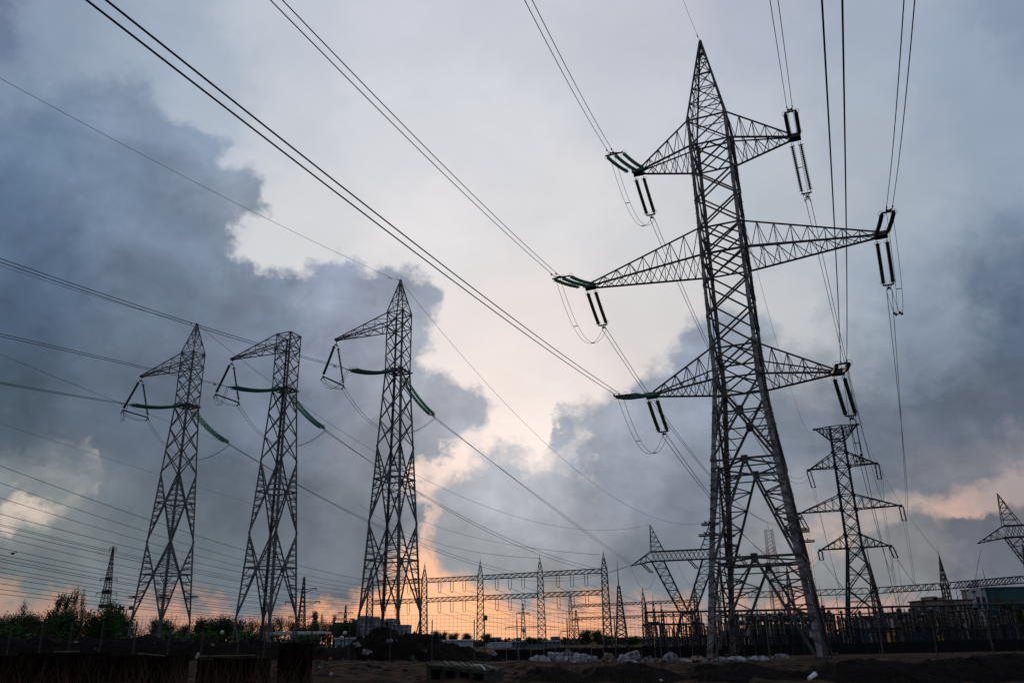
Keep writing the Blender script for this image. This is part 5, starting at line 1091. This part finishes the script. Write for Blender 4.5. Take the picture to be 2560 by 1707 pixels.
def put_tree(key, px, ytop, wpx, Y, label, group, base=-1.4):
    t, h, w, used = TP[key]; T = at_y(px, ytop, Y); kz = (T.z-base)/h; kx = wpx*Y/2050/w*.97; o = t if not used else dup(t, V3(0, 0, 0)); TP[key][3] = True
    o.location = V3(T.x, Y, base); o.scale = (kx, kx, kz); o.rotation_euler = (0, 0, random.uniform(0, 6.28)); tag(o, label, 'tree', group); return o
tree_proto('full', 1, 8, 6, 4600, .19, 'round', leafs[0], 'leafy_tree'); tree_proto('full2', 2, 8, 6, 4200, .2, 'round', leafs[1], 'leafy_tree'); tree_proto('loose', 3, 9, 4, 1700, .15, 'poplar', leafs[2], 'poplar_tree'); tree_proto('bare', 4, 9, 6, 900, .11, 'round', leafs[3], 'bare_tree'); tree_proto('pop', 5, 10, 3.4, 2800, .18, 'poplar', leafs[0], 'poplar_tree'); tree_proto('loose2', 6, 9, 5, 2200, .15, 'round', leafs[2], 'leafy_tree')
random.seed(21)
TR = [('full',-60,1520,90,150,'at the far left edge, half out of view'),('loose2',5,1532,60,140,'first from the left edge, low and open'),('loose',52,1505,36,138,'with a small knob-shaped top near the left edge'),('loose2',78,1545,52,142,'low and feathery beside the knob-topped one'),('full2',30,1565,90,120,'low and wide under the left edge'),('pop',140,1488,42,150,'tall and dense, third group from the left'),('pop',158,1492,36,146,'leaning on the tallest left one'),
('loose',192,1470,34,150,'tallest slim one left of the red pylon'),('bare',205,1478,34,152,'bare feathery crown beside the tallest slim one'),('loose',218,1476,22,148,'thin and sparse, right of the tallest slim one'),('full2',170,1528,110,135,'broad green mass below the tall slim ones'),('bare',240,1518,50,150,'open brownish crown touching the red pylon'),('full2',285,1508,60,140,'bright green with a pointed top right of the red pylon'),('full',262,1530,80,130,'dark and dense in front of the red pylon'),('full2',305,1535,60,136,'green, against the floodlight pole'),
('bare',352,1545,70,170,'bare and low between the floodlight pole and first pylon'),('bare',425,1522,64,170,'bare and high behind the first one-armed pylon'),('bare',400,1538,50,165,'small bare one behind the first pylon legs'),('bare',462,1544,56,170,'bare, just right of the first pylon'),('full',498,1550,70,175,'dark and rounded right of the first pylon'),('full',545,1546,70,180,'dark and rounded, midway between first and second pylons'),('full',575,1549,60,180,'dark and low left of the second pylon'),('bare',608,1538,54,185,'bare, left foot of the second pylon'),
('bare',640,1543,50,185,'bare, behind the second pylon legs'),('loose2',703,1539,52,190,'rounded behind the right leg of the second pylon'),('loose2',732,1547,40,190,'low beside the small distant pylon'),('pop',783,1532,20,200,'narrow left one of a close poplar group'),('pop',797,1529,24,200,'tallest of a close poplar group'),('loose',812,1535,20,202,'right one of a close poplar group'),('pop',828,1538,20,210,'single narrow poplar left of the brown block'),('bare',848,1540,30,215,'bare, next to the narrow poplar'),('bare',868,1532,36,215,'bare and brownish above the brown block'),
('full2',760,1580,120,150,'wide green clump below the poplars'),('full2',620,1578,110,150,'wide green clump behind the white canopy'),('full2',520,1580,110,150,'wide green clump under the dark rounded ones'),('full2',420,1578,110,150,'wide green clump under the first pylon'),('full',1092,1578,34,260,'small round one left of the second gantry column'),('full',1110,1580,30,262,'small round one behind the white shed'),('full',1135,1583,36,265,'low one above the white shed'),('full',1170,1584,40,268,'low one left of the lamp-head pole'),('full',1215,1585,40,270,'low one at the third gantry column'),
('full',1325,1592,24,280,'tiny dark one left of the fourth column'),('full',1345,1593,30,280,'tiny one at the fourth gantry column foot'),('bare',1415,1574,40,190,'bare round one left of the small gantry column'),('full',1462,1577,52,190,'dark round one below the small gantry'),('full',1490,1576,46,192,'dark round one beside the last gantry column'),('full2',1512,1586,50,190,'green one at the last gantry column foot'),('bare',1572,1578,44,190,'bare round one left of the yard'),('full2',1585,1590,50,188,'low green one left of the yard'),
('full',2500,1500,60,150,'dark dense one in front of the teal hall'),('full',2545,1515,80,148,'dark dense one at the right edge'),('full',2350,1535,50,150,'dark one before the brown building'),('full2',2150,1580,60,150,'low one behind the double-circuit pylon legs')]
rt = random.Random(77)
for i_, px_ in enumerate(range(-20, 900, 17)):
    k_ = rt.choice(['full', 'full2', 'loose2', 'bare'] if px_ < 330 else ['bare', 'loose2', 'loose', 'full', 'bare']); yt_ = rt.uniform(1538, 1560) if px_ < 330 else rt.uniform(1547, 1566)
    TR.append((k_, px_+rt.uniform(-5, 5), yt_, rt.uniform(38, 70), rt.uniform(130, 150) if px_ < 330 else rt.uniform(180, 215), 'filling the continuous low band of trees '+('under the left sky' if px_ < 330 else 'behind the left pylons')))
pref = {'full': 'dark leafy tree', 'full2': 'green leafy tree', 'loose': 'slim open tree', 'loose2': 'open leafy tree', 'bare': 'nearly bare tree', 'pop': 'dense upright tree'}
for k, px, yt, wpx, Y, lb in TR: put_tree(k, px, yt, wpx, Y, f'{pref[k]} {lb}', 'trees filling the band, '+k if 'filling the' in lb else 'trees along the horizon')
# far scrub line and dry grass
def scrub(x0, x1, Y, h, m_, label, dens=3, sz=.4):
    mb = MB(); rnd = random.Random(int(Y)); A, B = at_y(x0, 1600, Y), at_y(x1, 1600, Y); n = int((B.x-A.x)*dens)
    for i in range(n):
        x = rnd.uniform(A.x, B.x); y = Y+rnd.uniform(-3, 3); hh = h*(.55+.45*noise.noise(V3(x*.15, Y, 0))+.3*noise.noise(V3(x*.6, Y, 2)))
        for _ in range(9):
            p = V3(x+rnd.gauss(0, .5), y, -1.6+rnd.uniform(0, 1)*(hh+1.6)); a = V3(rnd.gauss(0, 1), rnd.gauss(0, 1), rnd.gauss(0, 1)).normalized()*sz; b = V3(rnd.gauss(0, 1), rnd.gauss(0, 1), rnd.gauss(0, 1)).normalized()*sz*.6; i0 = len(mb.v); mb.v += [p-a, p+b, p+a, p-b]; mb.f.append((i0, i0+1, i0+2, i0+3))
    return tag(mb.build('scrub', m_), label, kind='stuff')
scrub(-150, 330, 112, 3.9, leafs[1], 'dense green scrub under the left trees', 8, .26); scrub(320, 900, 205, 5.2, leafs[3], 'brown scrub along the horizon behind the left pylons', 5, .45); scrub(1040, 2620, 420, 2.6, leafs[3], 'far dark tree belt along the horizon', 3, .8); scrub(1230, 1620, 130, .2, leafs[2], 'low weeds before the slab fence', 6, .12)
def dry_grass():
    mb = MB(); rnd = random.Random(9)
    spots = [(rnd.uniform(-40, 790), rnd.uniform(13.6, 15.1)) for _ in range(1100)]+[(rnd.uniform(1240, 2560), rnd.uniform(21.5, 26)) for _ in range(260)]
    for px, Y in spots:
        p = at_y(px, 1650, Y); z0 = gz(p.x, Y)-.03 if px > 1000 else .05; h = rnd.uniform(.5, 1.02)*(1 if rnd.random() < .35 else .72) if px < 1000 else rnd.uniform(.08, .34); a = rnd.uniform(-.35, .35)
        pts = [V3(p.x, Y, z0), V3(p.x+a*h*.4, Y, z0+h*.55), V3(p.x+a*h*1.1, Y, z0+h)]; mb.tube(pts, [.006, .005, .001], 3, False)
    return tag(mb.build('dry_grass', mat('straw', (.12, .06, .032), .9, 0, scale=2, col2=(.04, .02, .012))), 'thin dry grass stalks along the bottom edge', kind='stuff')
dry_grass()
def clods():
    mb = MB(); rnd = random.Random(4)
    for _ in range(2600):
        px = rnd.uniform(-50, 2600); Y = rnd.uniform(25, 48); p = at_y(px, 1650, Y); z = gz(p.x, Y)+.16*noise.noise(V3(p.x*.35, Y*.35, 0)); r = rnd.uniform(.02, .09)*rnd.choice((.5, 1, 1.4)); mb.ball((p.x, Y, z+r*.2), r, 5, 4, (1, 1, .6))
    return tag(mb.build('soil_clods', soil), 'small clods scattered over the earth', kind='stuff')
clods()
rnd = random.Random(15)
def stones():
    mb = MB()
    for i in range(260):
        px = rnd.uniform(620, 1260) if i < 150 else rnd.uniform(1260, 2500); Y = rnd.uniform(29, 50); p = at_y(px, 1650, Y); r = rnd.uniform(.04, .16); z = gz(p.x, Y)+.16*noise.noise(V3(p.x*.35, Y*.35, 0)); i0 = len(mb.v); mb.ball((p.x, Y, z+r*.25), r, 6, 4, (1, .8, .6)); mb.v[i0:] = [v+noise.noise_vector(v*6)*r*.45 for v in mb.v[i0:]]
    return tag(mb.build('rubble', rockm), 'loose stones and broken rubble strewn over the earth', kind='stuff')
stones()
def planks():
    for k, (px, py, Y, L_, rz) in enumerate(((1235, 1662, 33, 2.2, .5), (1010, 1668, 31, 1.6, -.3), (880, 1662, 34, 1.8, .15), (2180, 1655, 34, 1.7, .3), (1950, 1652, 40, 1.5, -.4))):
        p = at_y(px, py, Y); o = MB().box((0, 0, 0), (L_, .16, .04)).build('plank', mat('weathered_plank', (.13, .095, .06), .9, scale=3, col2=(.05, .035, .022))); o.location = V3(p.x, Y, p.z+.03); o.rotation_euler = (.08, -.06, rz); tag(o, ('broken plank right of the concrete slab', 'broken plank left of the concrete slab', 'broken plank at the foot of the tall earth heap', 'broken plank beyond the black bank right of the tallest pylon', 'broken plank near the right foot of the tallest pylon')[k], 'plank', 'loose planks on the earth')
planks()
# a bird
b = at_y(32, 1383, 60); bd = MB(); bd.ball(b, .14, 8, 6, (1, .6, .6)); bd.bar(b, b+V3(.28, 0, .1), .1, .02); bd.bar(b, b+V3(-.28, 0, .1), .1, .02); tag(bd.build('bird', ironm), 'tiny dark bird low in the sky at the left edge', 'bird')
